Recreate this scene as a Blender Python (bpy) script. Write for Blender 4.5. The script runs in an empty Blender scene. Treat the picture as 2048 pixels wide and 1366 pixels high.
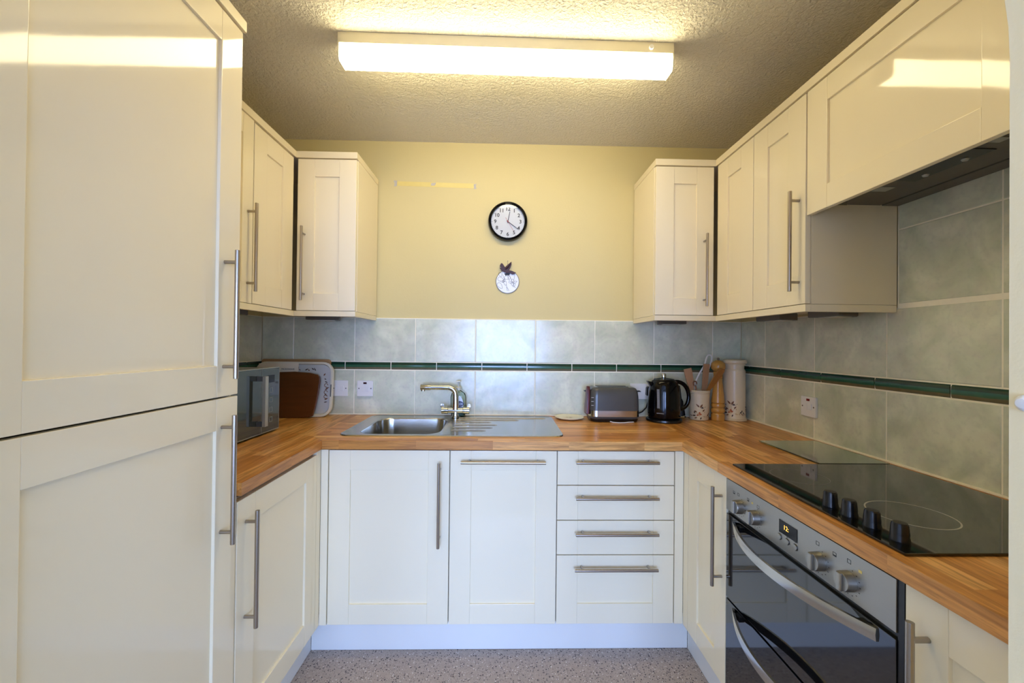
import bpy, bmesh, math, random
from mathutils import Matrix, Vector
random.seed(4)
PI = math.pi
COL = bpy.context.scene.collection

# ------------------------------------------------------------------ materials
class NT:
    def __init__(s, name):
        s.m = bpy.data.materials.new(name); s.m.use_nodes = True
        s.t = s.m.node_tree; s.b = s.t.nodes['Principled BSDF']; s.out = s.t.nodes['Material Output']
    def n(s, typ, **kw):
        nd = s.t.nodes.new(typ)
        for k, v in kw.items():
            if k.startswith('i_'): nd.inputs[k[2:].replace('_', ' ')].default_value = v
            else: setattr(nd, k, v)
        return nd
    def l(s, a, b): s.t.links.new(a, b)
    def math(s, op, a, b=None, c=None):
        nd = s.n('ShaderNodeMath', operation=op)
        for i, v in enumerate((a, b, c)):
            if v is None: continue
            if isinstance(v, (int, float)): nd.inputs[i].default_value = v
            else: s.l(v, nd.inputs[i])
        return nd.outputs[0]
    def mix(s, fac, a, b, blend='MIX'):
        nd = s.n('ShaderNodeMix', data_type='RGBA', blend_type=blend)
        for i, v in ((0, fac), (6, a), (7, b)):
            if isinstance(v, (int, float)): nd.inputs[i].default_value = v
            elif isinstance(v, tuple): nd.inputs[i].default_value = (*v[:3], 1)
            else: s.l(v, nd.inputs[i])
        return nd.outputs[2]
    def coords(s): return s.n('ShaderNodeNewGeometry').outputs['Position'] if False else s.n('ShaderNodeTexCoord').outputs['Object']
    def ramp(s, fac, stops):
        r = s.n('ShaderNodeValToRGB'); e = r.color_ramp.elements
        while len(e) < len(stops): e.new(.5)
        for i, (p, c) in enumerate(stops):
            e[i].position = p; e[i].color = (*c[:3], 1) if isinstance(c, tuple) else (c, c, c, 1)
        s.l(fac, r.inputs[0]); return r.outputs[0]
    def noise(s, scale, detail=3, vec=None, dist=0):
        nd = s.n('ShaderNodeTexNoise'); nd.inputs['Scale'].default_value = scale
        nd.inputs['Detail'].default_value = detail; nd.inputs['Distortion'].default_value = dist
        s.l(vec if vec is not None else s.coords(), nd.inputs['Vector']); return nd.outputs[0]
    def scaled(s, v, xyz):
        nd = s.n('ShaderNodeMapping'); nd.inputs['Scale'].default_value = xyz; s.l(v, nd.inputs['Vector']); return nd.outputs[0]
    def bump(s, h, strength=.3, dist=.002):
        b = s.n('ShaderNodeBump'); b.inputs['Strength'].default_value = strength; b.inputs['Distance'].default_value = dist
        s.l(h, b.inputs['Height']); s.l(b.outputs[0], s.b.inputs['Normal'])
    def set(s, **kw):
        for k, v in kw.items():
            k = k.replace('_', ' ')
            if k in ('Base Color', 'Emission Color') and isinstance(v, tuple): v = (*v[:3], 1)
            if isinstance(v, (int, float, tuple)): s.b.inputs[k].default_value = v
            else: s.l(v, s.b.inputs[k])
        return s

def srgb(r, g, b):
    f = lambda c: (c/255/12.92 if c/255 <= .04045 else ((c/255+.055)/1.055)**2.4)
    return (f(r), f(g), f(b))

def plain(name, col, rough=.5, metal=0, var=.04, nscale=18, **kw):
    n = NT(name); a = tuple(max(0, c*(1-var)) for c in col); b = tuple(min(1, c*(1+var)) for c in col)
    nz = n.noise(nscale, 2)
    n.set(Base_Color=n.mix(nz, a, b), Roughness=rough, Metallic=metal, **kw)
    return n.m

M = {}
CREAM = srgb(247, 235, 203)
def gloss():
    n = NT('gloss_cream_lacquer'); nz = n.noise(2.5, 2)
    n.set(Base_Color=n.mix(nz, tuple(c*.975 for c in CREAM), CREAM), Roughness=.06, IOR=1.45)
    w = n.noise(9, 1); n.bump(w, .06, .003)
    return n.m
M['gloss'] = gloss()
M['satin'] = plain('cream_satin_board', srgb(242, 229, 195), .38, var=.02, nscale=6)
M['plinth'] = plain('plinth_white_board', srgb(236, 234, 226), .35, var=.02, nscale=6)
M['inside'] = plain('carcass_board', srgb(210, 200, 180), .6)
M['gap'] = plain('dark_gap', srgb(40, 32, 26), .8)

def brushed(name, col, rough, sc=(1, 1, 60)):
    n = NT(name); v = n.scaled(n.coords(), sc); nz = n.noise(40, 3, v)
    n.set(Base_Color=n.mix(nz, tuple(c*.86 for c in col), col), Metallic=1.0,
          Roughness=n.math('MULTIPLY_ADD', nz, .12, rough-.06))
    return n.m
M['nickel'] = brushed('brushed_nickel', srgb(178, 168, 156), .3)
M['steel'] = brushed('brushed_steel', srgb(200, 198, 192), .2, (1, 60, 60))
M['ovensteel'] = brushed('oven_panel_steel', srgb(176, 174, 168), .38, (60, 1, 60))
M['chrome'] = plain('chrome', srgb(198, 198, 194), .09, 1, .02)
M['black'] = plain('black_plastic', srgb(16, 16, 17), .25, 0, .1)
M['blackgloss'] = plain('black_gloss', srgb(5, 5, 7), .11, 0, .1, Specular_IOR_Level=.32)
M['blackglass'] = plain('black_glass', srgb(9, 10, 8), .045, 0, .1, IOR=1.62, Coat_Weight=.25, Coat_Roughness=.03)
M['ovenglass'] = plain('oven_door_glass', srgb(10, 12, 16), .05, 0, .1, IOR=1.9)
M['white'] = plain('white_plastic', srgb(232, 231, 228), .3, 0, .015)
M['lamppaint'] = plain('lamp_base_enamel', srgb(226, 218, 190), .4, 0, .03)
M['red'] = plain('neon_red', srgb(120, 20, 16), .3, 0, .1)
M['darkneon'] = plain('neon_dark', srgb(60, 22, 20), .3, 0, .1)
M['screw'] = plain('screw_metal', srgb(120, 115, 108), .4, .8)
M['dial'] = plain('clock_dial', srgb(240, 240, 234), .4, 0, .01)
M['ink'] = plain('black_ink', srgb(22, 20, 18), .5, 0, .1)
M['redhand'] = plain('red_hand', srgb(205, 50, 40), .4)
M['maroon'] = plain('maroon_glaze', srgb(54, 9, 16), .5, 0, .3, 60)
M['ceramicwhite'] = plain('white_ceramic', srgb(236, 238, 240), .2, 0, .02)
M['charcoal'] = plain('toaster_charcoal', srgb(74, 74, 70), .28, 0, .04)
M['darkred'] = plain('dark_red_wood', srgb(84, 24, 22), .35, 0, .2, 50)
M['coaster'] = plain('cream_ceramic', srgb(236, 230, 200), .25, 0, .03)
M['hood'] = plain('hood_grey_metal', srgb(104, 98, 88), .42, .35, .05)
M['cord'] = plain('black_cord', srgb(14, 14, 15), .45)
M['paper'] = plain('paper_sheet', srgb(232, 222, 200), .7, 0, .05, 30)
M['tray'] = plain('tray_melamine', srgb(200, 202, 198), .35, 0, .03, 10)
M['trayrim'] = plain('tray_rim', srgb(226, 220, 198), .3, 0, .03, 10)
M['leafbrown'] = plain('print_brown', srgb(120, 78, 44), .5, 0, .25, 90)
M['leafdark'] = plain('print_dark', srgb(66, 50, 38), .5, 0, .25, 90)
M['petal'] = plain('print_orange', srgb(176, 88, 50), .5, 0, .25, 90)
M['petalpale'] = plain('print_pale', srgb(200, 178, 140), .5, 0, .2, 90)
M['navy'] = plain('navy_label', srgb(22, 26, 74), .35)
M['labelwhite'] = plain('label_white', srgb(215, 225, 235), .4)
M['soapgreen'] = plain('soap_green_base', srgb(60, 96, 84), .3)
M['pump'] = plain('pump_beige', srgb(206, 204, 184), .35)
M['greyposts'] = plain('dark_grey_plastic', srgb(88, 90, 90), .35)
M['silverpaint'] = plain('silver_plastic', srgb(176, 178, 172), .35, .5, .03)
M['mwface'] = plain('mirror_black_glass', srgb(88, 96, 94), .07, .6, .05, IOR=1.8)
M['mwbody'] = plain('microwave_body', srgb(150, 148, 140), .35, .6, .04)
M['tape'] = plain('old_tape', srgb(222, 202, 120), .4, 0, .05, 40)
M['tear'] = plain('torn_paint', srgb(190, 184, 172), .8, 0, .15, 150)
M['kettlewin'] = plain('kettle_window', srgb(112, 114, 118), .3, 0, .1)
M['silvertext'] = plain('silver_print', srgb(190, 190, 190), .4)
M['ringprint'] = plain('hob_ring_print', srgb(170, 168, 158), .35)
M['grout'] = plain('tile_grout', srgb(246, 240, 218), .8, 0, .05, 60)

def amber():
    n = NT('amber_digits'); n.set(Base_Color=(.9, .4, .05), Emission_Color=(1, .5, .08), Emission_Strength=1.6); n.noise(5); return n.m
M['amber'] = amber()

def wood_solid(name, c1, c2, axis=(1, 1, .08), sc=30, rough=.45):
    n = NT(name); v = n.scaled(n.coords(), axis); a = n.noise(sc, 5, v, .6); b = n.noise(sc*5, 3, v)
    c = n.mix(a, c1, c2); c = n.mix(n.math('MULTIPLY', b, .35), c, tuple(x*.6 for x in c1))
    n.set(Base_Color=c, Roughness=rough); n.bump(b, .15, .001); return n.m
M['boardpale'] = wood_solid('pale_beech', srgb(176, 132, 84), srgb(196, 154, 104), (.1, 1, 1))
M['boardbrown'] = wood_solid('brown_oiled_wood', srgb(84, 46, 16), srgb(116, 68, 28), (.1, 1, 1), 40, .3)
M['spoonpale'] = wood_solid('spatula_wood', srgb(176, 134, 98), srgb(190, 150, 112), (1, 1, .1), 60)
M['spoonwarm'] = wood_solid('spoon_wood', srgb(160, 106, 48), srgb(180, 126, 62), (1, 1, .1), 60)
M['mill'] = wood_solid('varnished_beech', srgb(190, 136, 62), srgb(216, 164, 86), (1, 1, .06), 50, .22)

def worktop_mat(name, along):
    n = NT(name); co = n.coords(); sep = n.n('ShaderNodeSeparateXYZ'); n.l(co, sep.inputs[0])
    U, V = (sep.outputs[0], sep.outputs[1]) if along == 'x' else (sep.outputs[1], sep.outputs[0])
    row = n.math('FLOOR', n.math('DIVIDE', n.math('ADD', V, 5.0115), .041))
    wn = n.n('ShaderNodeTexWhiteNoise', noise_dimensions='1D'); n.l(row, wn.inputs['W'])
    uu = n.math('ADD', n.math('DIVIDE', U, .31), n.math('MULTIPLY', wn.outputs['Value'], 7.3))
    colm = n.math('FLOOR', uu)
    comb = n.n('ShaderNodeCombineXYZ'); n.l(row, comb.inputs[0]); n.l(colm, comb.inputs[1])
    w2 = n.n('ShaderNodeTexWhiteNoise', noise_dimensions='3D'); n.l(comb.outputs[0], w2.inputs['Vector'])
    rnd = w2.outputs['Value']
    off = n.n('ShaderNodeVectorMath', operation='ADD'); n.l(co, off.inputs[0])
    sc = n.n('ShaderNodeVectorMath', operation='SCALE'); n.l(w2.outputs['Color'], sc.inputs[0]); sc.inputs['Scale'].default_value = 9
    n.l(sc.outputs[0], off.inputs[1])
    st = n.scaled(off.outputs[0], (.07, 1, 1) if along == 'x' else (1, .07, 1))
    g1 = n.noise(70, 5, st, .8); g2 = n.noise(330, 3, st)
    base = n.ramp(rnd, [(0, srgb(192, 128, 58)), (.3, srgb(214, 150, 76)), (.6, srgb(230, 168, 92)), (1, srgb(244, 194, 122))])
    c = n.mix(n.ramp(g1, [(.40, 0.0), (.64, 1.0)]), base, n.mix(.6, base, srgb(140, 86, 36)))
    c = n.mix(n.math('MULTIPLY', n.ramp(g2, [(.55, 0.0), (.75, 1.0)]), .35), c, srgb(96, 56, 26))
    n.set(Base_Color=c, Roughness=n.math('MULTIPLY_ADD', g1, .14, .24), IOR=1.45)
    n.bump(g2, .12, .0008); return n.m
M['wt_x'] = worktop_mat('oak_block_staves_across', 'x'); M['wt_y'] = worktop_mat('oak_block_staves_along', 'y')

def tile_mat():
    n = NT('mottled_green_grey_tile'); co = n.coords()
    at = n.n('ShaderNodeAttribute', attribute_name='rnd')
    off = n.n('ShaderNodeVectorMath', operation='ADD'); n.l(co, off.inputs[0])
    sc = n.n('ShaderNodeVectorMath', operation='SCALE'); n.l(at.outputs['Color'], sc.inputs[0]); sc.inputs['Scale'].default_value = 11
    n.l(sc.outputs[0], off.inputs[1]); v = off.outputs[0]
    a = n.noise(7, 6, v, .9); b = n.noise(22, 5, v, .5); c0 = n.noise(70, 3, v)
    c = n.mix(n.ramp(a, [(.32, 0.0), (.68, 1.0)]), srgb(192, 200, 174), srgb(228, 230, 206))
    c = n.mix(n.math('MULTIPLY', n.ramp(b, [(.4, 0.0), (.7, 1.0)]), .4), c, srgb(208, 200, 188))
    c = n.mix(n.math('MULTIPLY', n.ramp(c0, [(.5, 0.0), (.75, 1.0)]), .22), c, srgb(160, 170, 156))
    c = n.mix(n.math('MULTIPLY', at.outputs['Fac'], .1), c, srgb(200, 200, 190))
    n.set(Base_Color=c, Roughness=.19, IOR=1.5); n.bump(n.noise(10, 2, v), .25, .004); return n.m
M['tile'] = tile_mat()
def strip_mat():
    n = NT('green_banded_border_tile'); co = n.coords(); sep = n.n('ShaderNodeSeparateXYZ'); n.l(co, sep.inputs[0])
    nz = n.noise(16, 4, n.scaled(co, (1, 1, 3)), .5)
    z = n.math('ADD', sep.outputs[2], n.math('MULTIPLY', n.math('SUBTRACT', nz, .5), .006))
    t = n.math('DIVIDE', n.math('SUBTRACT', z, 1.1445), .042)
    c = n.ramp(t, [(0, srgb(122, 112, 86)), (.30, srgb(112, 108, 82)), (.34, srgb(60, 104, 78)), (.62, srgb(48, 98, 72)), (.67, srgb(16, 48, 36)), (1, srgb(22, 64, 48))])
    c = n.mix(n.math('MULTIPLY', n.noise(40, 4), .4), c, srgb(16, 50, 38))
    n.set(Base_Color=c, Roughness=.12); return n.m
M['strip'] = strip_mat()

def wallpaint(name, c, bs=.25, sc=120):
    n = NT(name); a = n.noise(1.3, 3); n.set(Base_Color=n.mix(a, tuple(x*.96 for x in c), c), Roughness=.62)
    n.bump(n.noise(sc, 3), bs, .002); return n.m
M['yellow'] = wallpaint('yellow_wall_paint', srgb(214, 198, 139))
M['archpaint'] = wallpaint('cream_wall_paint', srgb(252, 236, 192))
M['roomwall'] = wallpaint('white_room_paint', srgb(226, 224, 216))
def artex():
    n = NT('stippled_ceiling'); co = n.coords()
    a = n.noise(95, 3, co, .6); v = n.n('ShaderNodeTexVoronoi', feature='SMOOTH_F1'); v.inputs['Scale'].default_value = 75; n.l(co, v.inputs['Vector'])
    h = n.math('ADD', n.ramp(a, [(.38, 0.0), (.62, 1.0)]), n.math('MULTIPLY', v.outputs['Distance'], .8))
    c = n.mix(n.noise(1.1, 2), srgb(226, 221, 206), srgb(232, 227, 213))
    n.set(Base_Color=c, Roughness=.7); n.bump(h, .75, .004); return n.m
M['ceiling'] = artex()
def floor():
    n = NT('speckled_vinyl'); co = n.coords()
    c = n.mix(n.noise(60, 4), srgb(164, 148, 136), srgb(190, 172, 156))
    for sc, lo, col, seedv in ((85, .26, srgb(84, 72, 70), 0), (100, .22, srgb(58, 50, 50), 3.3), (90, .20, srgb(232, 226, 218), 7.7), (170, .28, srgb(200, 188, 176), 1.1), (190, .26, srgb(100, 88, 84), 5.1)):
        mp = n.n('ShaderNodeMapping'); mp.inputs['Location'].default_value = (seedv, seedv, 0); n.l(co, mp.inputs['Vector'])
        v = n.n('ShaderNodeTexVoronoi', feature='F1'); v.inputs['Scale'].default_value = sc; n.l(mp.outputs[0], v.inputs['Vector'])
        hit = n.math('LESS_THAN', v.outputs['Distance'], lo)
        sp = n.n('ShaderNodeSeparateColor'); n.l(v.outputs['Color'], sp.inputs[0])
        hit = n.math('MULTIPLY', hit, n.math('GREATER_THAN', sp.outputs[0], .45))
        c = n.mix(hit, c, col)
    n.set(Base_Color=c, Roughness=.42); return n.m
M['floor'] = floor()
M['carpet'] = plain('living_room_carpet', srgb(150, 140, 126), .95, 0, .1, 90)

def glassy(name, tint, gl=.045, strength=1.0):
    n = NT(name); n.t.nodes.remove(n.b)
    tr = n.n('ShaderNodeBsdfTransparent'); tr.inputs[0].default_value = (*tint, 1)
    g = n.n('ShaderNodeBsdfGlossy'); g.inputs['Roughness'].default_value = gl; g.inputs[0].default_value = (.9, .95, .9, 1)
    f = n.n('ShaderNodeFresnel'); f.inputs[0].default_value = 1.5
    mx = n.n('ShaderNodeMixShader'); n.l(n.math('MULTIPLY', f.outputs[0], strength), mx.inputs[0])
    n.l(tr.outputs[0], mx.inputs[1]); n.l(g.outputs[0], mx.inputs[2]); n.l(mx.outputs[0], n.out.inputs[0]); n.noise(5); return n.m
M['boardglass'] = glassy('clear_green_glass', (.84, .88, .80), .10, 2.2)
M['bottleglass'] = glassy('clear_bottle', (.86, .93, .90), .05)
M['clockglass'] = glassy('clock_lens', (.99, .99, .99), .03)

def lampmat():
    n = NT('lit_diffuser'); n.set(Base_Color=(.9, .88, .75), Emission_Color=(1.0, .845, .50), Emission_Strength=LAMP); n.noise(3); return n.m
LAMP = 14.0
M['lamp'] = lampmat()

# ------------------------------------------------------------------ mesh builder
class MB:
    def __init__(s): s.bm = bmesh.new(); s.mats = []; s.cur = 0; s.X = Matrix()
    def use(s, key):
        if key not in s.mats: s.mats.append(key)
        s.cur = s.mats.index(key); return s
    def xf(s, m): s.X = m; return s
    def add(s, t, recalc=True):
        if recalc: bmesh.ops.recalc_face_normals(t, faces=t.faces)
        for f in t.faces: f.material_index = s.cur
        t.transform(s.X)
        me = bpy.data.meshes.new('tmp'); t.to_mesh(me); t.free(); s.bm.from_mesh(me); bpy.data.meshes.remove(me); return s
    def box(s, x0, x1, y0, y1, z0, z1, bev=0, seg=2):
        t = bmesh.new(); bmesh.ops.create_cube(t, size=1)
        bmesh.ops.scale(t, vec=(abs(x1-x0), abs(y1-y0), abs(z1-z0)), verts=t.verts)
        bmesh.ops.translate(t, vec=((x0+x1)/2, (y0+y1)/2, (z0+z1)/2), verts=t.verts)
        if bev: bmesh.ops.bevel(t, geom=t.edges[:]+t.verts[:], offset=bev, segments=seg, profile=.5, affect='EDGES')
        return s.add(t)
    def cyl(s, a, b, r, r2=None, seg=20, bev=0):
        a, b = Vector(a), Vector(b); d = b-a; r2 = r if r2 is None else r2
        t = bmesh.new(); bmesh.ops.create_cone(t, cap_ends=True, segments=seg, radius1=r, radius2=r2, depth=d.length)
        if bev:
            e = [e for e in t.edges if all(len(f.verts) > 4 for f in e.link_faces) or any(len(f.verts) > 4 for f in e.link_faces)]
            bmesh.ops.bevel(t, geom=e, offset=bev, segments=2, profile=.5, affect='EDGES')
        q = Vector((0, 0, 1)).rotation_difference(d.normalized())
        t.transform(Matrix.Translation((a+b)/2) @ q.to_matrix().to_4x4()); return s.add(t)
    def lathe(s, prof, c=(0, 0, 0), seg=36, sx=1, sy=1, M4=None):
        t = bmesh.new(); rings = []
        for r, z in prof:
            if r < 1e-6: rings.append([t.verts.new((0, 0, z))])
            else: rings.append([t.verts.new((r*sx*math.cos(2*PI*i/seg), r*sy*math.sin(2*PI*i/seg), z)) for i in range(seg)])
        for A, B in zip(rings, rings[1:]):
            for i in range(seg):
                j = (i+1) % seg
                if len(A) == 1 and len(B) == 1: continue
                if len(A) == 1: t.faces.new((A[0], B[i], B[j]))
                elif len(B) == 1: t.faces.new((A[i], A[j], B[0]))
                else: t.faces.new((A[i], A[j], B[j], B[i]))
        if M4 is not None: t.transform(M4)
        t.transform(Matrix.Translation(c)); return s.add(t)
    def tube(s, pts, r, seg=10, caps=True, flat=None):
        pts = [Vector(p) for p in pts]; t = bmesh.new(); rings = []
        rs = r if isinstance(r, (list, tuple)) else [r]*len(pts)
        up = None
        for i, p in enumerate(pts):
            d = (pts[min(i+1, len(pts)-1)]-pts[max(i-1, 0)]).normalized()
            if up is None:
                up = Vector((0, 0, 1)) if abs(d.z) < .9 else Vector((0, 1, 0))
            sd = d.cross(up).normalized(); up = sd.cross(d).normalized()
            ra, rb = (rs[i], rs[i]) if flat is None else (rs[i], rs[i]*flat)
            rings.append([t.verts.new(p+sd*math.cos(2*PI*k/seg)*ra+up*math.sin(2*PI*k/seg)*rb) for k in range(seg)])
        for A, B in zip(rings, rings[1:]):
            for k in range(seg): t.faces.new((A[k], A[(k+1) % seg], B[(k+1) % seg], B[k]))
        if caps: t.faces.new(rings[0][::-1]); t.faces.new(rings[-1])
        return s.add(t)
    def prism(s, poly, d0, d1, plane='xz', bev=0):
        """extrude a 2D polygon; plane xz -> (x,z) extruded in y, xy -> z, yz -> x"""
        def P(u, v, d): return {'xz': (u, d, v), 'xy': (u, v, d), 'yz': (d, u, v)}[plane]
        t = bmesh.new(); A = [t.verts.new(P(u, v, d0)) for u, v in poly]; B = [t.verts.new(P(u, v, d1)) for u, v in poly]
        n = len(poly); t.faces.new(A); t.faces.new(B[::-1])
        for i in range(n): t.faces.new((A[i], B[i], B[(i+1) % n], A[(i+1) % n]))
        if bev:
            bmesh.ops.recalc_face_normals(t, faces=t.faces)
            e = [e for e in t.edges if any(len(f.verts) == n and n != 4 for f in e.link_faces)] or t.edges[:]
            bmesh.ops.bevel(t, geom=e, offset=bev, segments=2, profile=.5, affect='EDGES')
        return s.add(t)
    def poly(s, pts):
        t = bmesh.new(); t.faces.new([t.verts.new(p) for p in pts]); return s.add(t, False)
    def text(s, txt, size, M4, ext=.0004, align='CENTER', bold=0):
        cu = bpy.data.curves.new('t', 'FONT'); cu.body = txt; cu.size = size; cu.align_x = align; cu.align_y = 'CENTER'; cu.extrude = ext
        cu.resolution_u = 3; cu.offset = bold
        o = bpy.data.objects.new('t', cu); COL.objects.link(o); dg = bpy.context.evaluated_depsgraph_get()
        me = bpy.data.meshes.new_from_object(o.evaluated_get(dg)); t = bmesh.new(); t.from_mesh(me)
        bpy.data.objects.remove(o); bpy.data.curves.remove(cu); bpy.data.meshes.remove(me)
        t.transform(M4); return s.add(t, False)
    def build(s, name, mat=None, parent=None, loc=None, smooth=True, wn=True, rnd=False):
        keys = s.mats or [mat]
        bm = s.bm
        if parent is not None: w = Vector(parent['_w'])
        else:
            xs = [v.co for v in bm.verts]
            w = Vector(loc) if loc else Vector(((min(v.x for v in xs)+max(v.x for v in xs))/2, (min(v.y for v in xs)+max(v.y for v in xs))/2, min(v.z for v in xs)))
            if name in ('floor', 'ceiling') or name.startswith('wall_'): w = Vector((0, 0, 0))
        me = bpy.data.meshes.new(name)
        for k in keys: me.materials.append(M[k])
        keepworld = keys[0] in ('strip', 'wt_x', 'wt_y')
        bmesh.ops.translate(bm, vec=-w, verts=bm.verts)
        bm.to_mesh(me); bm.free()
        if smooth:
            me.polygons.foreach_set('use_smooth', [True]*len(me.polygons)); me.set_sharp_from_angle(angle=math.radians(38))
        o = bpy.data.objects.new(name, me); COL.objects.link(o)
        if parent is not None: o.parent = parent; o['_w'] = parent['_w']
        else: o.location = w; o['_w'] = tuple(w)
        if wn and smooth:
            mod = o.modifiers.new('wn', 'WEIGHTED_NORMAL'); mod.keep_sharp = True
        return o

def thing(name, label, cat, loc, group=None):
    o = bpy.data.objects.new(name, None); o.empty_display_size = .05; COL.objects.link(o); o.location = loc
    o['_w'] = tuple(loc); o['label'] = label; o['category'] = cat
    if group: o['group'] = group
    return o
def tag(o, label, cat, group=None):
    o['label'] = label; o['category'] = cat
    if group: o['group'] = group
    return o
def struct(o): o['kind'] = 'structure'; return o

# ------------------------------------------------------------------ room dimensions (metres)
L, R = -1.2794, 1.3683            # tiled faces of the side walls
ZT, TH = .8974, .0355             # worktop
ZC = 2.407
YJ = -1.825                       # kitchen face of the arch wall
AX0, AX1 = -.640, .595            # opening
TT = .008                         # tile thickness
LU, RU = L+.3316, R-.3167         # upper door faces
LB, RB = L+.578, R-.578           # base door faces
DB, UB = -.5777, -.3245
ZD0, ZD1 = .141, .8545
ZU0, ZU1 = 1.4387, 2.1568

# structure -----------------------------------------------------------------
b = MB().use('floor').box(L-.3, R+.3, YJ-.125, .2, -.05, 0); struct(b.build('floor'))
b = MB().use('carpet').box(-2.6, 2.6, -6.0, YJ-.126, -.05, -.002); struct(b.build('floor'))
b = MB().use('ceiling').box(L-.3, R+.3, YJ-.125, .2, ZC, ZC+.08); struct(b.build('ceiling'))
b = MB().use('roomwall').box(-2.6, 2.6, -6.0, YJ-.126, ZC, ZC+.08); struct(b.build('ceiling'))
b = MB().use('yellow').box(L-.1, R+.1, TT, .12, 0, ZC); struct(b.build('wall_back'))
b = MB().use('yellow').box(L-.12, L-TT, YJ, TT, 0, ZC); struct(b.build('wall_left'))
b = MB().use('yellow').box(R+TT, R+.12, YJ, TT, 0, ZC); struct(b.build('wall_right'))
# arch wall with an elliptical head
def archwall():
    a = (AX1-AX0)/2; c = (AX1+AX0)/2; zs, bb = 1.615, .49
    pts = [(AX1, 0)]+[(c+a*math.cos(t*PI/40), zs+bb*math.sin(t*PI/40)) for t in range(0, 41)]+[(AX0, 0)]
    outer = [(-2.6, 0), (-2.6, ZC), (2.6, ZC), (2.6, 0)]
    poly = outer+pts
    m = MB().use('archpaint').prism(poly, YJ, YJ-.125, 'xz'); return m
struct(archwall().build('wall_front', wn=False))
# room behind the camera, with its windows; the left one is added to even the daylight
b = MB().use('roomwall'); b.box(-2.7, -2.6, -6, YJ-.126, 0, ZC); struct(b.build('wall_room_left'))
b = MB().use('roomwall'); b.box(2.6, 2.7, -6, YJ-.126, 0, ZC); struct(b.build('wall_room_right'))
WINS = ((-2.35, -1.15, .10, 2.05), (-.75, .80, .35, 1.95), (1.12, 2.45, .10, 2.05))  # first entry is an added opening, there only for fill light
b = MB().use('roomwall'); X_ = -2.6
for x0, x1, z0, z1 in WINS:
    b.box(X_, x0, -6.1, -6, 0, ZC).box(x0, x1, -6.1, -6, z1, ZC).box(x0, x1, -6.1, -6, 0, z0); X_ = x1
b.box(X_, 2.6, -6.1, -6, 0, ZC)
struct(b.build('wall_room_rear'))
for k, (x0, x1, z0, z1) in enumerate(WINS):
    wf = MB().use('white').box(x0, x0+.05, -6.07, -6.02, z0, z1, .004).box(x1-.05, x1, -6.07, -6.02, z0, z1, .004).box(x0+.05, x1-.05, -6.07, -6.02, z0, z0+.05, .004).box(x0+.05, x1-.05, -6.07, -6.02, z1-.05, z1, .004)
    wf.box(x0+.05, (x0+x1)/2-.031, -6.065, -6.025, (z0+z1)/2-.02, (z0+z1)/2+.02, .004).box((x0+x1)/2+.031, x1-.05, -6.065, -6.025, (z0+z1)/2-.02, (z0+z1)/2+.02, .004)
    wf.box((x0+x1)/2-.03, (x0+x1)/2+.03, -6.07, -6.02, z0+.05, z1-.05, .004); struct(wf.build('window_%d' % (k+1)))

# small white cap on the arch reveal
kb = MB().use('white').lathe([(0, .010), (.005, .0095), (.0085, .006), (.010, 0), (0, 0)], (0, 0, 0), 20, M4=Matrix.Rotation(-PI/2, 4, 'Y'))
for v in kb.bm.verts: v.co += Vector((AX1, -1.8425, 1.2345))
tag(kb.build('screw_cap'), 'small round white cap on the cream arch edge at far right', 'cap')

# tiling --------------------------------------------------------------------
ZS1 = 1.1888; ZS0 = 1.1430; G = .0022
tidx = [0]
def tiles(axis, c, a_min, a_max, rows, phase, tw, key, name, parent, sgn):
    """tiles on plane y=c or x=c; surface faces the room; sgn = direction of room"""
    m = MB().use(key); lay = m.bm.loops.layers.color.new('rnd') if key == 'tile' else None
    k0 = math.floor((a_min-phase)/tw); a = phase+k0*tw; boxes = []
    while a < a_max:
        for z0, z1 in rows:
            x0, x1 = max(a, a_min)+G, min(a+tw, a_max)-G
            if x1-x0 < .004: continue
            boxes.append((x0, x1, z0+G, z1-G))
        a += tw
    t = m.bm
    for x0, x1, z0, z1 in boxes:
        col = (random.random(), random.random(), random.random(), 1); e = .0018
        def P(u, z, d): return (u, c-sgn*(TT-d), z) if axis == 'y' else (c-sgn*(TT-d), u, z)
        if key == 'strip':
            prof = [(z0, .0), (z0+.001, TT-.001), (z0+.006, TT+.0015), ((z0+z1)/2, TT+.003), (z1-.006, TT+.0015), (z1-.001, TT-.001), (z1, 0)]
            rws = [[t.verts.new(P(u, z, d)) for z, d in prof] for u in (x0, x1)]
            fs = [t.faces.new((rws[0][i], rws[1][i], rws[1][i+1], rws[0][i+1])) for i in range(len(prof)-1)]
            fs += [t.faces.new(rws[0][::-1]), t.faces.new(rws[1])]
        else:
            o = [t.verts.new(P(u, z, 0)) for u, z in ((x0, z0), (x1, z0), (x1, z1), (x0, z1))]
            q = [t.verts.new(P(u, z, TT-e*.6)) for u, z in ((x0, z0), (x1, z0), (x1, z1), (x0, z1))]
            i_ = [t.verts.new(P(u, z, TT)) for u, z in ((x0+e, z0+e), (x1-e, z0+e), (x1-e, z1-e), (x0+e, z1-e))]
            fs = [t.faces.new(i_)]
            for A, B in ((o, q), (q, i_)):
                for k in range(4): fs.append(t.faces.new((A[k], A[(k+1) % 4], B[(k+1) % 4], B[k])))
        if lay:
            for f in fs:
                for lp in f.loops: lp[lay] = col
    bmesh.ops.recalc_face_normals(t, faces=t.faces)
    return m.build(name, parent=parent, wn=False, smooth=(key=='strip'))
ROWB = [(ZT-.02, ZS0), (ZS1, 1.428)]
sp = thing('tiled_splashback', 'pale green-grey tiled splashback with green border on the back wall', 'splashback', (0, 0, 0), None)
tiles('y', 0, L, R, ROWB, -.7781, .3307, 'tile', 'field_tiles', sp, -1)
tiles('y', 0, L, R, [(ZS0, ZS1)], -.8285, .2493, 'strip', 'border_tiles', sp, -1)
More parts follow.
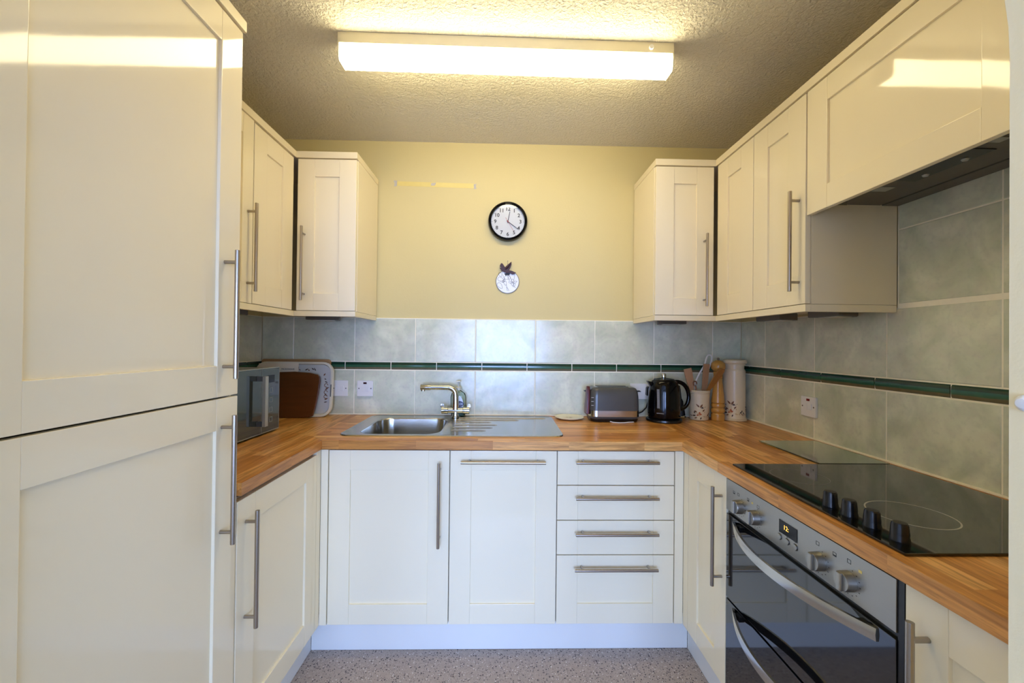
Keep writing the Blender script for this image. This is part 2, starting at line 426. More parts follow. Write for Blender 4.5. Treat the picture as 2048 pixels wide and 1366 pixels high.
MB().use('grout').box(L, R, .0014, TT-.0005, ZT-.02, 1.4295).build('grout', parent=sp)
spr = thing('tiled_splashback', 'tall green-grey tiled splashback beside and above the black hob', 'splashback', (R, 0, 0), None)
tiles('x', R, -1.82, -.001, ROWB, -.2094-.3307*10, .3307, 'tile', 'field_tiles', spr, -1)
tiles('x', R, -1.82, -.912, [(1.441, 1.6932), (1.6932, 1.9454)], -.2094-.3307*10, .3307, 'tile', 'field_tiles', spr, -1)
tiles('x', R, -1.82, -.001, [(ZS0, ZS1)], -.0794-.2493*10, .2493, 'strip', 'border_tiles', spr, -1)
MB().use('grout').box(R+.0014, R+TT-.0005, -1.82, -.001, ZT-.02, 1.4295).box(R+.0014, R+TT-.0005, -1.82, -.909, 1.4295, 1.95).build('grout', parent=spr)
spl = thing('tiled_splashback', 'shaded tiled splashback behind the microwave in the left corner', 'splashback', (L, 0, 0), None)
tiles('x', L, -1.10, -.001, ROWB, -.2094-.3307*10, .3307, 'tile', 'field_tiles', spl, 1)
tiles('x', L, -1.10, -.001, [(ZS0, ZS1)], -.1300-.2493*10, .2493, 'strip', 'border_tiles', spl, 1)
MB().use('grout').box(L-TT+.0005, L-.0014, -1.10, -.001, ZT-.02, 1.4295).build('grout', parent=spl)
MB().use('grout').box(L, R, -.004, .0, ZT+.0005, ZT+.006, .0015).build('sealant', parent=sp)
MB().use('grout').box(R-.006, R, -1.82, -.005, ZT+.0005, ZT+.008, .0015).build('sealant', parent=spr)

# cabinet parts ---------------------------------------------------------------
def frame_m(side, c):
    """local (a, n, z): a along the run, n outward into the room"""
    if side == 'back': return Matrix(((1, 0, 0, 0), (0, -1, 0, c), (0, 0, 1, 0), (0, 0, 0, 1)))
    if side == 'left': return Matrix(((0, 1, 0, c), (1, 0, 0, 0), (0, 0, 1, 0), (0, 0, 0, 1)))
    return Matrix(((0, -1, 0, c), (1, 0, 0, 0), (0, 0, 1, 0), (0, 0, 0, 1)))
def door(side, c, a0, a1, z0, z1, parent, name='door', st=.086, rail=.082, g=.0016, panel=True, stl=None, ledge=None):
    m = MB().use('gloss').xf(frame_m(side, c)); a0 += g; a1 -= g; z0 += g; z1 -= g; bv = .0022
    sl = st if stl is None else stl
    m.box(a0, a0+sl, -.019, 0, z0, z1, bv).box(a1-st, a1, -.019, 0, z0, z1, bv)
    if panel:
        m.box(a0+sl-.0006, a1-st+.0006, -.019, -.0003, z1-rail, z1, bv).box(a0+sl-.0006, a1-st+.0006, -.019, -.0003, z0, z0+rail, bv)
        P0, P1, Q0, Q1 = a0+sl-.001, a1-st+.001, z0+rail-.001, z1-rail+.001
        m.box(P0, P1, -.017, -.0080, Q0, Q1)
        # small cove around the recessed panel
        for (x0, x1, zz, dz) in ((P0, P1, Q0, 1), (P0, P1, Q1, -1)):
            m.prism([(0, 0), (0, .0052), (.0012*dz, .0052), (.005*dz, 0)], x0, x1, 'yz') if False else None
    else:
        m.box(a0+sl-.0006, a1-st+.0006, -.019, -.0003, z0, z1, bv)
    o = m.build(name, parent=parent)
    return o
def bar(parent, side, c, a0, z0, a1, z1, r=.0062, off=.033, label=None, inset=.032):
    m = MB().use('nickel').xf(frame_m(side, c)); a, b_ = Vector((a0, off, z0)), Vector((a1, off, z1)); d = (b_-a).normalized()
    m.cyl(a, b_, r, bev=.001, seg=24)
    for p in (a+d*inset, b_-d*inset): m.cyl((p.x, 0, p.z), (p.x, off, p.z), r*.78, seg=16)
    return m.build('handle', parent=parent)
def carcass(side, c, depth, a0, a1, z0, z1, parent, key='inside', name='carcass', top=True):
    m = MB().use(key).xf(frame_m(side, c)); n1 = -.021; n0 = -depth; t = .018
    m.box(a0, a0+t, n0, n1, z0, z1).box(a1-t, a1, n0, n1, z0, z1)
    m.box(a0+t, a1-t, n0, n1, z0, z0+t); m.box(a0+t, a1-t, n0, n0+.006, z0+t, z1-(t if top else 0))
    if top: m.box(a0+t, a1-t, n0, n1, z1-t, z1)
    else: m.box(a0+t, a1-t, n1-.08, n1, z1-t, z1)
    return m.build(name, parent=parent)
def cabinet(label, side, c, depth, a0, a1, z0, z1, key='inside', name='base_cabinet', cat='cabinet', top=True):
    loc = frame_m(side, c) @ Vector(((a0+a1)/2, -depth/2, z0))
    t = thing(name, label, cat, tuple(loc)); carcass(side, c, depth, a0+.0005, a1-.0005, z0, z1, t, key, top=top); return t

# back base run
BD = .565
c1 = cabinet('white-lit base cabinet under the sink bowl with one tall panelled door and vertical handle', 'back', DB, BD, -.6707, -.1783, ZD0, ZD1, top=False)
d = door('back', DB, -.6707, -.1783, ZD0, ZD1, c1); bar(d, 'back', DB, -.2185, .81, -.2185, .468)
c2 = cabinet('narrow base cabinet below the drainer with a horizontal handle across its top', 'back', DB, BD, -.1783, .2631, ZD0, ZD1, top=False)
d = door('back', DB, -.1783, .2631, ZD0, ZD1, c2); bar(d, 'back', DB, -.131, .8125, .213, .8125)
c3 = cabinet('four drawer base unit between the narrow door and the right corner', 'back', DB, BD, .2631, .7528, ZD0, ZD1, name='drawer_cabinet')
for z0, z1, hz in ((.712, ZD1, .8135), (.568, .712, .668), (.4255, .568, .522)):
    d = door('back', DB, .2631, .7528, z0, z1, c3, name='drawer', panel=False); bar(d, 'back', DB, .337, hz, .677, hz)
d = door('back', DB, .2631, .7528, ZD0, .4255, c3, name='drawer'); bar(d, 'back', DB, .3345, .379, .675, .379)
# corner posts
fl = thing('corner_post', 'narrow filler post in the left corner beside the sink door', 'filler panel', (-.686, DB, ZD0))
MB().use('gloss').box(LB, -.6724, DB-.0, DB+.019, ZD0, ZD1, .0012).build('front_strip', parent=fl)
MB().use('gloss').box(LB-.019, LB-.0005, -.6125, DB-.0, ZD0, ZD1, .0012).build('side_strip', parent=fl)
fr = thing('corner_post', 'narrow filler post in the right corner beside the drawers', 'filler panel', (.77, DB, ZD0))
MB().use('gloss').box(.7545, RB, DB-.0, DB+.019, ZD0, ZD1, .0012).build('front_strip', parent=fr)
MB().use('gloss').box(RB+.0005, RB+.019, -.619, DB-.0, ZD0, ZD1, .0012).build('side_strip', parent=fr)
# plinths
def plinth(label, *bx): tag(MB().use('plinth').box(*bx, .0012).build('plinth'), label, 'plinth')
XPL, XPR = L+.5237, R-.5323
plinth('long bluish-white plinth board along the floor under the sink units and drawers', XPL, XPR, -.5227, -.5047, .001, .1385)
plinth('plinth board along the floor under the left cabinet beside the fridge housing', XPL-.018, XPL-.0005, -1.10, -.523, .001, .1385)
plinth('plinth board along the floor under the right cabinet and the oven', XPR+.0005, XPR+.018, -1.81, -.523, .001, .1385)

# left base
c4 = cabinet('left base cabinet below the microwave with a panelled door and long vertical handle', 'left', LB, .565, -1.1065, -.613, ZD0, ZD1-.008, top=False)
d = door('left', LB, -1.1065, -.613, ZD0, ZD1-.010, c4); bar(d, 'left', LB, -1.066, .805, -1.066, .468)
# right base
c5 = cabinet('slim base cabinet left of the oven with a long vertical handle', 'right', RB, .565, -.903, -.620, ZD0, ZD1, top=False)
d = door('right', RB, -.903, -.620, ZD0, ZD1, c5, st=.075, stl=.075); bar(d, 'right', RB, -.8755, .812, -.8755, .473)
c6 = cabinet('nearest right base cabinet beyond the oven, cut off by the arch edge', 'right', RB, .565, -1.815, -1.5135, ZD0, ZD1, top=False)
d = door('right', RB, -1.815, -1.5135, ZD0, ZD1, c6, st=.074, stl=.074); bar(d, 'right', RB, -1.5565, .809, -1.5565, .470, r=.0065)

# tall housing
tc = thing('tall_cabinet', 'tall cream gloss fridge housing with two stacked doors filling the left side', 'cabinet', (L+.29, -1.41, 0))
carcass('left', LB, .565, -1.7185, -1.1085, .145, ZU1, tc, 'gloss')
MB().use('plinth').box(XPL-.018, XPL, -1.718, -1.1085, 0.001, .14, .001).build('plinth_board', parent=tc)
d = door('left', LB, -1.7185, -1.1085, 1.1435, ZU1-.002, tc, st=.084, stl=.094, g=.0022); bar(d, 'left', LB, -1.172, 1.532, -1.172, 1.193)
d = door('left', LB, -1.7185, -1.1085, .146, 1.1435, tc, st=.084, stl=.094, g=.0022); bar(d, 'left', LB, -1.174, 1.098, -1.174, .760)
MB().use('satin').xf(frame_m('left', LB)).box(-1.7185, -1.104, -.56, .006, ZU1+.0005, ZU1+.031, .0015).build('cornice', parent=tc)
MB().use('gloss').xf(frame_m('left', LB)).box(-1.818, -1.720, -.56, 0, .001, ZU1, .0015).build('end_panel', parent=tc)

# uppers ---------------------------------------------------------------------
UD = .31
u1 = cabinet('narrow upper cabinet on the back wall to the left of the clock', 'back', UB, .323, -.9455, -.662, ZU0-.0, ZU1, 'gloss', 'wall_cabinet')
d = door('back', UB, -.9395, -.6625, ZU0, ZU1-.002, u1, st=.080, stl=.080); bar(d, 'back', UB, -.902, 1.829, -.902, 1.485, r=.0058)
u2 = cabinet('narrow upper cabinet on the back wall to the right of the clock', 'back', UB, .323, .7576, 1.0495, ZU0, ZU1, 'gloss', 'wall_cabinet')
d = door('back', UB, .758, 1.0425, ZU0, ZU1-.002, u2, st=.083, stl=.088); bar(d, 'back', UB, .994, 1.827, .994, 1.4815, r=.0058)
u3 = thing('wall_cabinet', 'left side upper cabinets in the corner above the microwave, one vertical handle', 'cabinet', (L+.16, -.7, ZU0))
carcass('left', LU, .330, -1.106, -.332, ZU0, ZU1, u3, 'gloss')
d = door('left', LU, -.6435, -.340, ZU0, ZU1-.005, u3, st=.088, stl=.088)
d = door('left', LU, -1.106, -.645, ZU0-.001, ZU1, u3, st=.066, stl=.08, rail=.078); bar(d, 'left', LU, -.6785, 1.822, -.6785, 1.483)
u4 = thing('wall_cabinet', 'right side upper cabinets between the corner and the extractor, handle on nearer door', 'cabinet', (R-.16, -.62, ZU0))
carcass('right', RU, .315, -.909, -.332, ZU0, ZU1, u4, 'satin')
d = door('right', RU, -.6168, -.336, ZU0, ZU1-.002, u4, st=.088, stl=.088, rail=.088)
d = door('right', RU, -.9085, -.6168, ZU0, ZU1-.002, u4, st=.088, stl=.088, rail=.088); bar(d, 'right', RU, -.8775, 1.830, -.8775, 1.484)
u5 = thing('wall_cabinet', 'short wide upper cabinet housing the extractor above the hob', 'cabinet', (R-.16, -1.21, 1.74))
carcass('right', RU, .315, -1.513, -.911, 1.79, ZU1, u5, 'satin')
d = door('right', RU, -1.513, -.9115, 1.7345, ZU1-.002, u5, st=.084, stl=.096, rail=.075)
u6 = thing('wall_cabinet', 'nearest right upper cabinet, partly hidden behind the arch edge', 'cabinet', (R-.16, -1.66, 1.44))
carcass('right', RU, .315, -1.818, -1.515, ZU0, ZU1, u6, 'satin')
door('right', RU, -1.818, -1.5155, ZU0, ZU1-.002, u6)

# cornices and light pelmets
CZ0, CZ1 = ZU1+.0005, ZU1+.031
def prof(poly3, z0, z1, label, name, key='satin'):
    m = MB().use(key); m.prism(poly3, z0, z1, 'xy', bev=.0012); return tag(m.build(name), label, name)
e = .004
prof([(L+.001, -.002), (-.6605, -.002), (-.6605, UB-e), (LU+e, UB-e), (LU+e, -1.105), (LU-.02, -1.105), (LU-.02, UB+.02), (L+.001, UB+.02)], CZ0, CZ1, 'thin cream cornice along the top of the left upper cabinets', 'cornice')
prof([(R-.001, -.002), (.7562, -.002), (.7562, UB-e), (RU-e, UB-e), (RU-e, -1.818), (RU+.02, -1.818), (RU+.02, UB+.02), (R-.001, UB+.02)], CZ0, CZ1, 'thin cream cornice along the top of the right upper cabinets', 'cornice')
PZ0, PZ1 = 1.4134, ZU0-.0008
def pelmet(parts, label):
    t = thing('pelmet', label, 'pelmet', (parts[0][0], parts[0][2], PZ0))
    for p in parts: MB().use('satin').box(*p, PZ0, PZ1, .001).build('pelmet_board', parent=t)
    return t
pelmet([(LU-.02, -.6625, UB, UB+.018), (-.6805, -.6625, UB+.0185, -.002), (LU-.018, LU, -1.105, UB-.0005)], 'cream light pelmet along the underside of the left upper cabinets')
pelmet([(.758, RU+.02, UB, UB+.018), (.758, .776, UB+.0185, -.002), (RU, RU+.018, -.909, UB-.0005), (RU+.0185, R-.001, -.909, -.891)], 'cream light pelmet along the underside of the right upper cabinets')

# cabinet lights
def wedge(label, x, y, rot, w=.17, dp=.15):
    m = MB().use('hood').xf(Matrix.Translation((x, y, 0)) @ Matrix.Rotation(rot, 4, 'Z'))
    t = thing('cabinet_light', label, 'light', (x, y, PZ0), 'unlit lights below the upper cabinets')
    m.prism([(-w/2, 0), (w/2, 0), (w/2-.03, dp*.8), (w/2-.06, dp), (-w/2+.06, dp), (-w/2+.03, dp*.8)], ZU0-.001, ZU0-.031, 'xy', bev=.003).build('housing', parent=t)
    m2 = MB().use('pump').xf(Matrix.Translation((x, y, 0)) @ Matrix.Rotation(rot, 4, 'Z'))
    m2.prism([(-w/2+.03, .02), (w/2-.03, .02), (w/2-.05, dp-.03), (-w/2+.05, dp-.03)], ZU0-.0312, ZU0-.034, 'xy').build('lens', parent=t)
wedge('dark triangular cabinet light under the narrow upper cabinet left of the clock', -.90, -.13, 0, .17, .12)
wedge('dark triangular cabinet light under the narrow upper cabinet right of the clock', .925, -.13, 0, .15, .12)
wedge('dark triangular cabinet light under the right corner upper door', 1.19, -.50, -PI/2, .16, .12)
wedge('dark triangular cabinet light under the right upper cabinet end nearest the hob', 1.23, -.76, -PI/2, .15, .12)
wedge('dark cabinet light under the left corner upper cabinets, half hidden', -1.10, -.50, PI/2, .16, .12)

# extractor
hd = thing('extractor_hood', 'dark grey built-in extractor hood under the short cabinet above the hob', 'extractor hood', (1.2, -1.21, 1.775))
MB().use('hood').box(RU+.022, 1.302, -1.51, -.915, 1.7735, 1.788, .002).build('base_plate', parent=hd)
MB().use('hood').box(1.307, R-.004, -1.51, -.915, 1.7725, 1.788, .001).build('rear_strip', parent=hd)
MB().use('black').box(1.3022, 1.3068, -1.51, -.915, 1.778, 1.787).build('seam', parent=hd)
MB().use('black').box(1.150, 1.212, -1.315, -1.12, 1.7715, 1.7733, .0006).build('control_panel', parent=hd)
for y in (-1.165, -1.262): MB().use('silverpaint').lathe([(0, -.004), (.006, -.004), (.008, 0), (0, 0)], (1.195, y, 1.7714), 16).build('push_button', parent=hd)
MB().use('silverpaint').box(1.155, 1.20, -1.075, -1.04, 1.7715, 1.7733, .001).build('lamp_cover', parent=hd)
MB().use('silverpaint').box(1.10, 1.18, -1.37, -1.345, 1.7715, 1.7733, .001).build('lamp_cover', parent=hd)
MB().use('black').prism([(1.075, -.918), (1.185, -.918), (1.12, -1.0)], 1.7715, 1.7733, 'xy').build('corner_vent', parent=hd)

# worktop -----------------------------------------------------------------------
wt = thing('worktop', 'U-shaped oak block worktop running round the kitchen under the tiles', 'worktop', (0, -.3, ZT))
XWL, XWR = L+.5905, R-.5948; YW = -.5998; Z0 = ZT-TH
SX0, SX1, SY0, SY1 = -.600, -.235, -.495, -.105     # hole for the bowl
def slab(key, polys, name):
    m = MB().use(key)
    t = bmesh.new()
    return m
m = MB().use('wt_x'); BV = .0035
# back run, mitred corners, with the sink cut-out made of four joined slabs
def hexa(m, poly, bev=0): m.prism(poly, Z0, ZT, 'xy'); return m
def rounded_front(m, poly_top):  # prism with softened top and bottom edges
    t = bmesh.new()
    A = [t.verts.new((x, y, Z0)) for x, y in poly_top]; B = [t.verts.new((x, y, ZT)) for x, y in poly_top]
    n = len(poly_top); t.faces.new(A[::-1]); t.faces.new(B)
    for i in range(n): t.faces.new((A[i], A[(i+1) % n], B[(i+1) % n], B[i]))
    return m.add(t)
mit = .065
xl, xr = XWL-mit, XWR+mit
t = bmesh.new()
outer = [(XWL, YW), (XWR, YW), (xr, YW+mit), (xr, -.0005), (xl, -.0005), (xl, YW+mit)]
hole = [(SX0, SY0), (SX1, SY0), (SX1, SY1), (SX0, SY1)]
def ring(z): return [t.verts.new((x, y, z)) for x, y in outer], [t.verts.new((x, y, z)) for x, y in hole]
(oA, hA), (oB, hB) = ring(Z0), ring(ZT)
for O, H in ((oA, hA), (oB, hB)):
    t.faces.new((O[0], O[1], H[1], H[0])); t.faces.new((O[1], O[2], O[3], H[2], H[1])); t.faces.new((O[3], O[4], H[3], H[2])); t.faces.new((O[4], O[5], O[0], H[0], H[3]))
for O, P_ in ((oA, oB), (hA, hB)):
    for i in range(len(O)): t.faces.new((O[i], O[(i+1) % len(O)], P_[(i+1) % len(O)], P_[i]))
m.add(t); m.build('worktop_run', parent=wt, wn=False)
def side_run(poly): 
    m = MB().use('wt_y'); m.prism(poly, Z0, ZT, 'xy'); return m.build('worktop_run', parent=wt, wn=False)
g = .0004
side_run([(XWL, YW-g), (xl-g, YW+mit), (xl-g, -.0005), (L+.0005, -.0005), (L+.0005, -1.1075), (XWL, -1.1075)])
side_run([(XWR, YW-g), (XWR, -1.815), (R-.0005, -1.815), (R-.0005, -.0005), (xr+g, -.0005), (xr+g, YW+mit)])
# fine lipping edge
MB().use('wt_x').prism([(YW-.0008, Z0+.002), (YW-.0008, ZT-.002), (YW+.001, ZT+.0002), (YW+.001, Z0)], XWL+.0, XWR-.0, 'yz').build('front_edge', parent=wt)

# oven ------------------------------------------------------------------------
ov = thing('double_oven', 'built-under stainless double oven with black glass doors and curved handles', 'oven', (R-.3, -1.205, .14))
OY0, OY1 = -1.505, -.9075
carcass('right', RB, .55, OY0, OY1, .142, .853, ov, 'black')
fx = frame_m('right', RB)
MB().use('ovensteel').xf(fx).box(-1.4985, OY1+.001, -.019, .001, .748, .8505, .0012).build('control_panel', parent=ov)
MB().use('black').xf(fx).box(-1.512, -1.4993, -.019, -.002, .142, .853).build('side_trim', parent=ov)
dr = []
for z0, z1 in ((.4585, .7350), (.1450, .4525)):
    dd = MB().use('ovenglass').xf(fx).box(-1.4985, OY1+.001, -.017, .001, z0, z1, .0015).build('oven_door', parent=ov)
    dr.append(dd)
MB().use('black').xf(fx).box(-1.4985, OY1+.001, -.019, -.006, .7355, .7475).build('vent_gap', parent=ov)
def ohandle(parent, z, h=.026):
    ya, yb, sag = -.948, -1.460, .066; N = 28; t = bmesh.new(); rings = []
    for i in range(N+1):
        s_ = i/N; y = ya+(yb-ya)*s_; n = .004+sag*(1-(2*s_-1)**2); hh = h*(.55+.45*min(1, (1-(2*s_-1)**2)*3.2)) if s_ < .5 else h
        th = .007
        rings.append([t.verts.new((y, n-th, z-hh/2)), t.verts.new((y, n-th, z+hh/2)), t.verts.new((y, n, z+hh/2)), t.verts.new((y, n+.0015, z)), t.verts.new((y, n, z-hh/2))])
    for A, B in zip(rings, rings[1:]):
        for k in range(5): t.faces.new((A[k], A[(k+1) % 5], B[(k+1) % 5], B[k]))
    t.faces.new(rings[0]); t.faces.new(rings[-1][::-1])
    m = MB().use('steel').xf(fx); m.add(t)
    for y in (-.985, -1.43): m.use('black').box(y-.012, y+.012, -.0, .010, z-.008, z+.008, .001)
    m.build('handle', parent=parent)
ohandle(dr[0], .717); ohandle(dr[1], .437)
# knobs
def oknob(y, z, r=.0215):
    m = MB().use('ovensteel'); R4 = Matrix.Rotation(-PI/2, 4, 'Y')
    m.lathe([(0, 0), (r, 0), (r*.96, .016), (r*.9, .019), (0, .019)], (RB-.0012, y, z), 32, M4=R4)
    m.xf(fx).box(y-.0065, y+.0065, .019, .027, z-r*.92, z+r*.92, .003)
    return m.build('dial_knob', parent=ov)
for y, z in ((-.984, .785), (-1.064, .785), (-1.309, .785), (-1.392, .786)): oknob(y, z)
dp = MB().use('blackgloss').xf(fx).box(-1.236, -1.168, .0011, .0022, .792, .826, .0003).build('clock_display', parent=ov)
R4 = fx @ Matrix.Translation((0, 0, 0))
def rtext(s_, size, y, z, key, parent, nm, off=.0026):
    Mt = Matrix.Translation((RB-off, y, z)) @ Matrix(((0, 0, -1, 0), (-1, 0, 0, 0), (0, 1, 0, 0), (0, 0, 0, 1)))
    return MB().use(key).text(s_, size, Mt, .0002).build(nm, parent=parent, smooth=False)
rtext('12:', .017, -1.196, .811, 'amber', dp, 'digits')
for y, z, s_ in ((-1.169, .7785, '-'), (-1.199, .7785, 'o'), (-1.229, .7785, '+')):
    MB().use('ovensteel').lathe([(0, 0), (.0078, 0), (.0074, .003), (0, .0034)], (RB-.001, y, z), 24, M4=Matrix.Rotation(-PI/2, 4, 'Y')).build('push_button', parent=ov)
    MB().use('ink').lathe([(.0078, 0), (.0088, 0), (.0088, .0004), (.0078, .0004), (.0078, 0)], (RB-.001, y, z), 24, M4=Matrix.Rotation(-PI/2, 4, 'Y')).build('button_ring', parent=ov)
    rtext(s_, .008, y, z+.0125, 'ink', ov, 'symbol', .0014)
# printed function symbols round the knobs
def sym(y, z, w=.010, fill=False):
    m = MB().use('ink').xf(fx)
    t_ = .0009
    for bx in ((y-w/2, y+w/2, z+w*.4, z+w*.4+t_), (y-w/2, y+w/2, z-w*.4, z-w*.4+t_), (y-w/2, y-w/2+t_, z-w*.4, z+w*.4), (y+w/2-t_, y+w/2, z-w*.4, z+w*.4)): m.box(bx[0], bx[1], .0010, .0013, bx[2], bx[3])
    if fill: m.box(y-w/2+.0015, y+w/2-.0015, .0010, .0013, z-w*.3, z-.001)
    m.build('printed_symbol', parent=ov, smooth=False)
for y, z, f in ((-.975, .820, 0), (-.950, .818, 1), (-1.026, .823, 1), (-1.075, .820, 0), (-1.303, .824, 0), (-1.353, .8235, 1), (-1.392, .828, 0)): sym(y, z, .010, f)
for cy_, cz_ in ((-.984, .785), (-1.064, .785), (-1.309, .785), (-1.392, .786)):
    m = MB().use('ink').xf(fx)
    for k in range(9):
        a = math.radians(-60-k*24); y_, z_ = cy_+.028*math.cos(a), cz_+.028*math.sin(a); m.box(y_-.0014, y_+.0014, .0010, .0013, z_-.0007, z_+.0007)
    m.build('dial_scale', parent=ov, smooth=False)
for y in (-1.047, -1.420): MB().use('tape').xf(fx).box(y-.004, y+.004, .0010, .0014, .8185, .8245).build('warning_mark', parent=ov)

# hob -------------------------------------------------------------------------
hb = thing('ceramic_hob', 'black glass ceramic hob set in the right worktop with four black knobs', 'hob', (1.06, -1.21, ZT))
MB().use('blackglass').box(.800, 1.338, -1.506, -.921, ZT+.0006, ZT+.0062, .0012).build('glass_top', parent=hb)
for x, y in ((.832, -1.308), (.832, -1.372), (.834, -1.440), (.834, -1.489)) if False else ((.836, -1.283), (.836, -1.338), (.836, -1.396), (.836, -1.458)):
    m = MB().use('black'); m.lathe([(0, 0), (.0165, 0), (.017, .004), (.0152, .012), (.0156, .016), (.0138, .034), (.012, .038), (0, .0385)], (x, y, ZT+.0064), 14)
    m.build('control_knob', parent=hb)
def ringmesh(x, y, r0, r1, z):
    return [(r0, 0), (r1, 0), (r1, .0002), (r0, .0002), (r0, 0)]
for x, y, r in ((.992, -1.326, .083), (.93, -1.05, .075)):
    m = MB().use('ringprint'); w = .0032 if r == .083 else .0006
    m.lathe([(r-w, 0), (r, 0), (r, .0002), (r-w, .0002), (r-w, 0)], (x, y, ZT+.0063), 72)
    m.build('cooking_zone_ring', parent=hb, wn=False)

# glass chopping board
gb = thing('glass_chopping_board', 'clear glass chopping board lying on the worktop behind the hob', 'chopping board', (1.22, -.75, ZT))
MB().use('boardglass').box(1.099, 1.339, -.9165, -.588, ZT+.0022, ZT+.0070, .001).build('glass_sheet', parent=gb)
for x in (1.112, 1.326):
    for y in (-.905, -.60): MB().use('white').lathe([(0, 0), (.006, 0), (.006, .0014), (0, .0014)], (x, y, ZT+.0003), 12).build('rubber_foot', parent=gb)

# sink ------------------------------------------------------------------------
sk = thing('kitchen_sink', 'stainless steel inset sink with one bowl on the left and ribbed drainer on the right', 'sink', (-.18, -.28, ZT))
def rrect(x0, x1, y0, y1, r, n=7):
    pts = []
    for cx, cy, a in ((x1-r, y1-r, 0), (x0+r, y1-r, 90), (x0+r, y0+r, 180), (x1-r, y0+r, 270)):
        for k in range(n+1):
            t_ = math.radians(a+90*k/n); pts.append((cx+r*math.cos(t_), cy+r*math.sin(t_)))
    return pts
KX0, KX1, KY0, KY1 = -.662, .302, -.521, -.026
def sink():
    t = bmesh.new(); z = ZT
    def loop(p, zz): return [t.verts.new((x, y, zz)) for x, y in p]
    def bridge(A, B):
        n = len(A)
        for i in range(n): t.faces.new((A[i], A[(i+1) % n], B[(i+1) % n], B[i]))
    o0 = loop(rrect(KX0, KX1, KY0, KY1, .045), z+.0006); o1 = loop(rrect(KX0+.002, KX1-.002, KY0+.002, KY1-.002, .044), z+.0045)
    o2 = loop(rrect(KX0+.011, KX1-.011, KY0+.011, KY1-.011, .036), z+.0048); o3 = loop(rrect(KX0+.016, KX1-.016, KY0+.016, KY1-.016, .032), z+.0028)
    bridge(o0, o1); bridge(o1, o2); bridge(o2, o3)
    h0 = loop(rrect(-.597, -.238, -.490, -.108, .07), z+.0026)
    h1 = loop(rrect(-.592, -.243, -.485, -.113, .066), z-.003)
    h2 = loop(rrect(-.582, -.253, -.475, -.123, .062), z-.13); h3 = loop(rrect(-.560, -.275, -.453, -.145, .045), z-.152)
    bridge(h0, h1); bridge(h1, h2); bridge(h2, h3)
    c = t.verts.new((-.4175, -.30, z-.156))
    for i in range(len(h3)): t.faces.new((h3[i], h3[(i+1) % len(h3)], c))
    n = len(o3)
    for i in range(n): t.faces.new((o3[i], o3[(i+1) % n], h0[(i+1) % n], h0[i]))
    return t
m = MB().use('steel'); m.add(sink(), True); m.build('sink_top', parent=sk)
m = MB().use('steel')
for y, x1 in ((-.10, .262), (-.155, .12), (-.215, -.02), (-.28, .01), (-.345, -.01), (-.41, -.04)):
    m.tube([(-.195, y, ZT+.0022), (-.185, y, ZT+.0040), (x1-.015, y, ZT+.0040), (x1, y, ZT+.0022)], .0026, 8)
m.build('drainer_ribs', parent=sk)
MB().use('chrome').lathe([(0, .003), (.022, .003), (.034, .001), (.036, 0), (0, 0)], (-.4175, -.30, ZT-.1548), 28).build('waste_outlet', parent=sk)

# mixer tap -------------------------------------------------------------------
tp = thing('mixer_tap', 'chrome kitchen mixer tap with L-shaped spout behind the sink bowl', 'tap', (-.213, -.085, ZT+.004))
Y_ = -.086
m = MB().use('chrome'); m.lathe([(0, 0), (.026, 0), (.026, .004), (.018, .008), (.015, .03), (0, .03)], (-.213, Y_, ZT+.0042), 28); m.build('base', parent=tp)
bx = []
m = MB().use('chrome').cyl((-.252, Y_, ZT+.0415), (-.174, Y_, ZT+.0415), .0155, seg=28, bev=.001).build('body', parent=tp)
for s_, x0, x1 in ((-1, -.287, -.2525), (1, -.1735, -.139)):
    m = MB().use('chrome').cyl((x0, Y_, ZT+.0415), (x1, Y_, ZT+.0415), .0195, seg=28, bev=.002)
    xx = x0+.004 if s_ < 0 else x1-.004
    m.prism([(xx-.011, ZT+.058), (xx+.011, ZT+.058), (xx+.007, ZT+.076), (xx-.007, ZT+.076)], Y_-.006, Y_+.006, 'xz', bev=.001)
    m.build('lever_handle', parent=tp)
path = [(-.213, Y_, ZT+.045), (-.213, Y_, ZT+.08), (-.214, Y_, ZT+.12)]
for k in range(1, 9):
    a = k/8*PI/2; path.append((-.214-.040*(1-math.cos(a)), Y_, ZT+.125+.037*math.sin(a)))
path += [(-.30, Y_, ZT+.162), (-.36, Y_-.003, ZT+.162)]
m = MB().use('chrome').tube(path, [.019, .0175, .0155]+[.0145]*8+[.0135, .0135], 20); m.build('spout', parent=tp)
m = MB().use('chrome').cyl((-.345, Y_-.002, ZT+.162), (-.398, Y_-.003, ZT+.162), .0158, seg=24, bev=.002).cyl((-.385, Y_-.003, ZT+.150), (-.385, Y_-.003, ZT+.142), .011, seg=20)
m.build('aerator', parent=tp)

# soap bottle -----------------------------------------------------------------
sb = thing('soap_dispenser', 'clear pump soap bottle with a navy label behind the tap', 'soap bottle', (-.203, -.0455, ZT+.005))
def ob(prof_, c, sx, sy): return dict(prof=prof_, c=c, sx=sx, sy=sy)
SB = (-.203, -.0445, ZT+.0052)
MB().use('bottleglass').lathe([(0, 0), (.034, 0), (.038, .006), (.041, .06), (.042, .10), (.036, .122), (.018, .134), (.013, .138), (0, .138)], SB, 36, 1, .42).build('bottle', parent=sb)
MB().use('soapgreen').lathe([(0, .002), (.033, .002), (.0365, .008), (.038, .034), (0, .034)], SB, 36, 1, .38).build('liquid', parent=sb)
m = MB().use('pump'); m.lathe([(0, .1385), (.014, .1385), (.014, .152), (.010, .156), (.0045, .158), (.0045, .182), (0, .182)], SB, 24)
m.box(SB[0]-.012, SB[0]+.012, SB[1]-.018, SB[1]+.006, SB[2]+.182, SB[2]+.190, .002); m.build('pump', parent=sb)
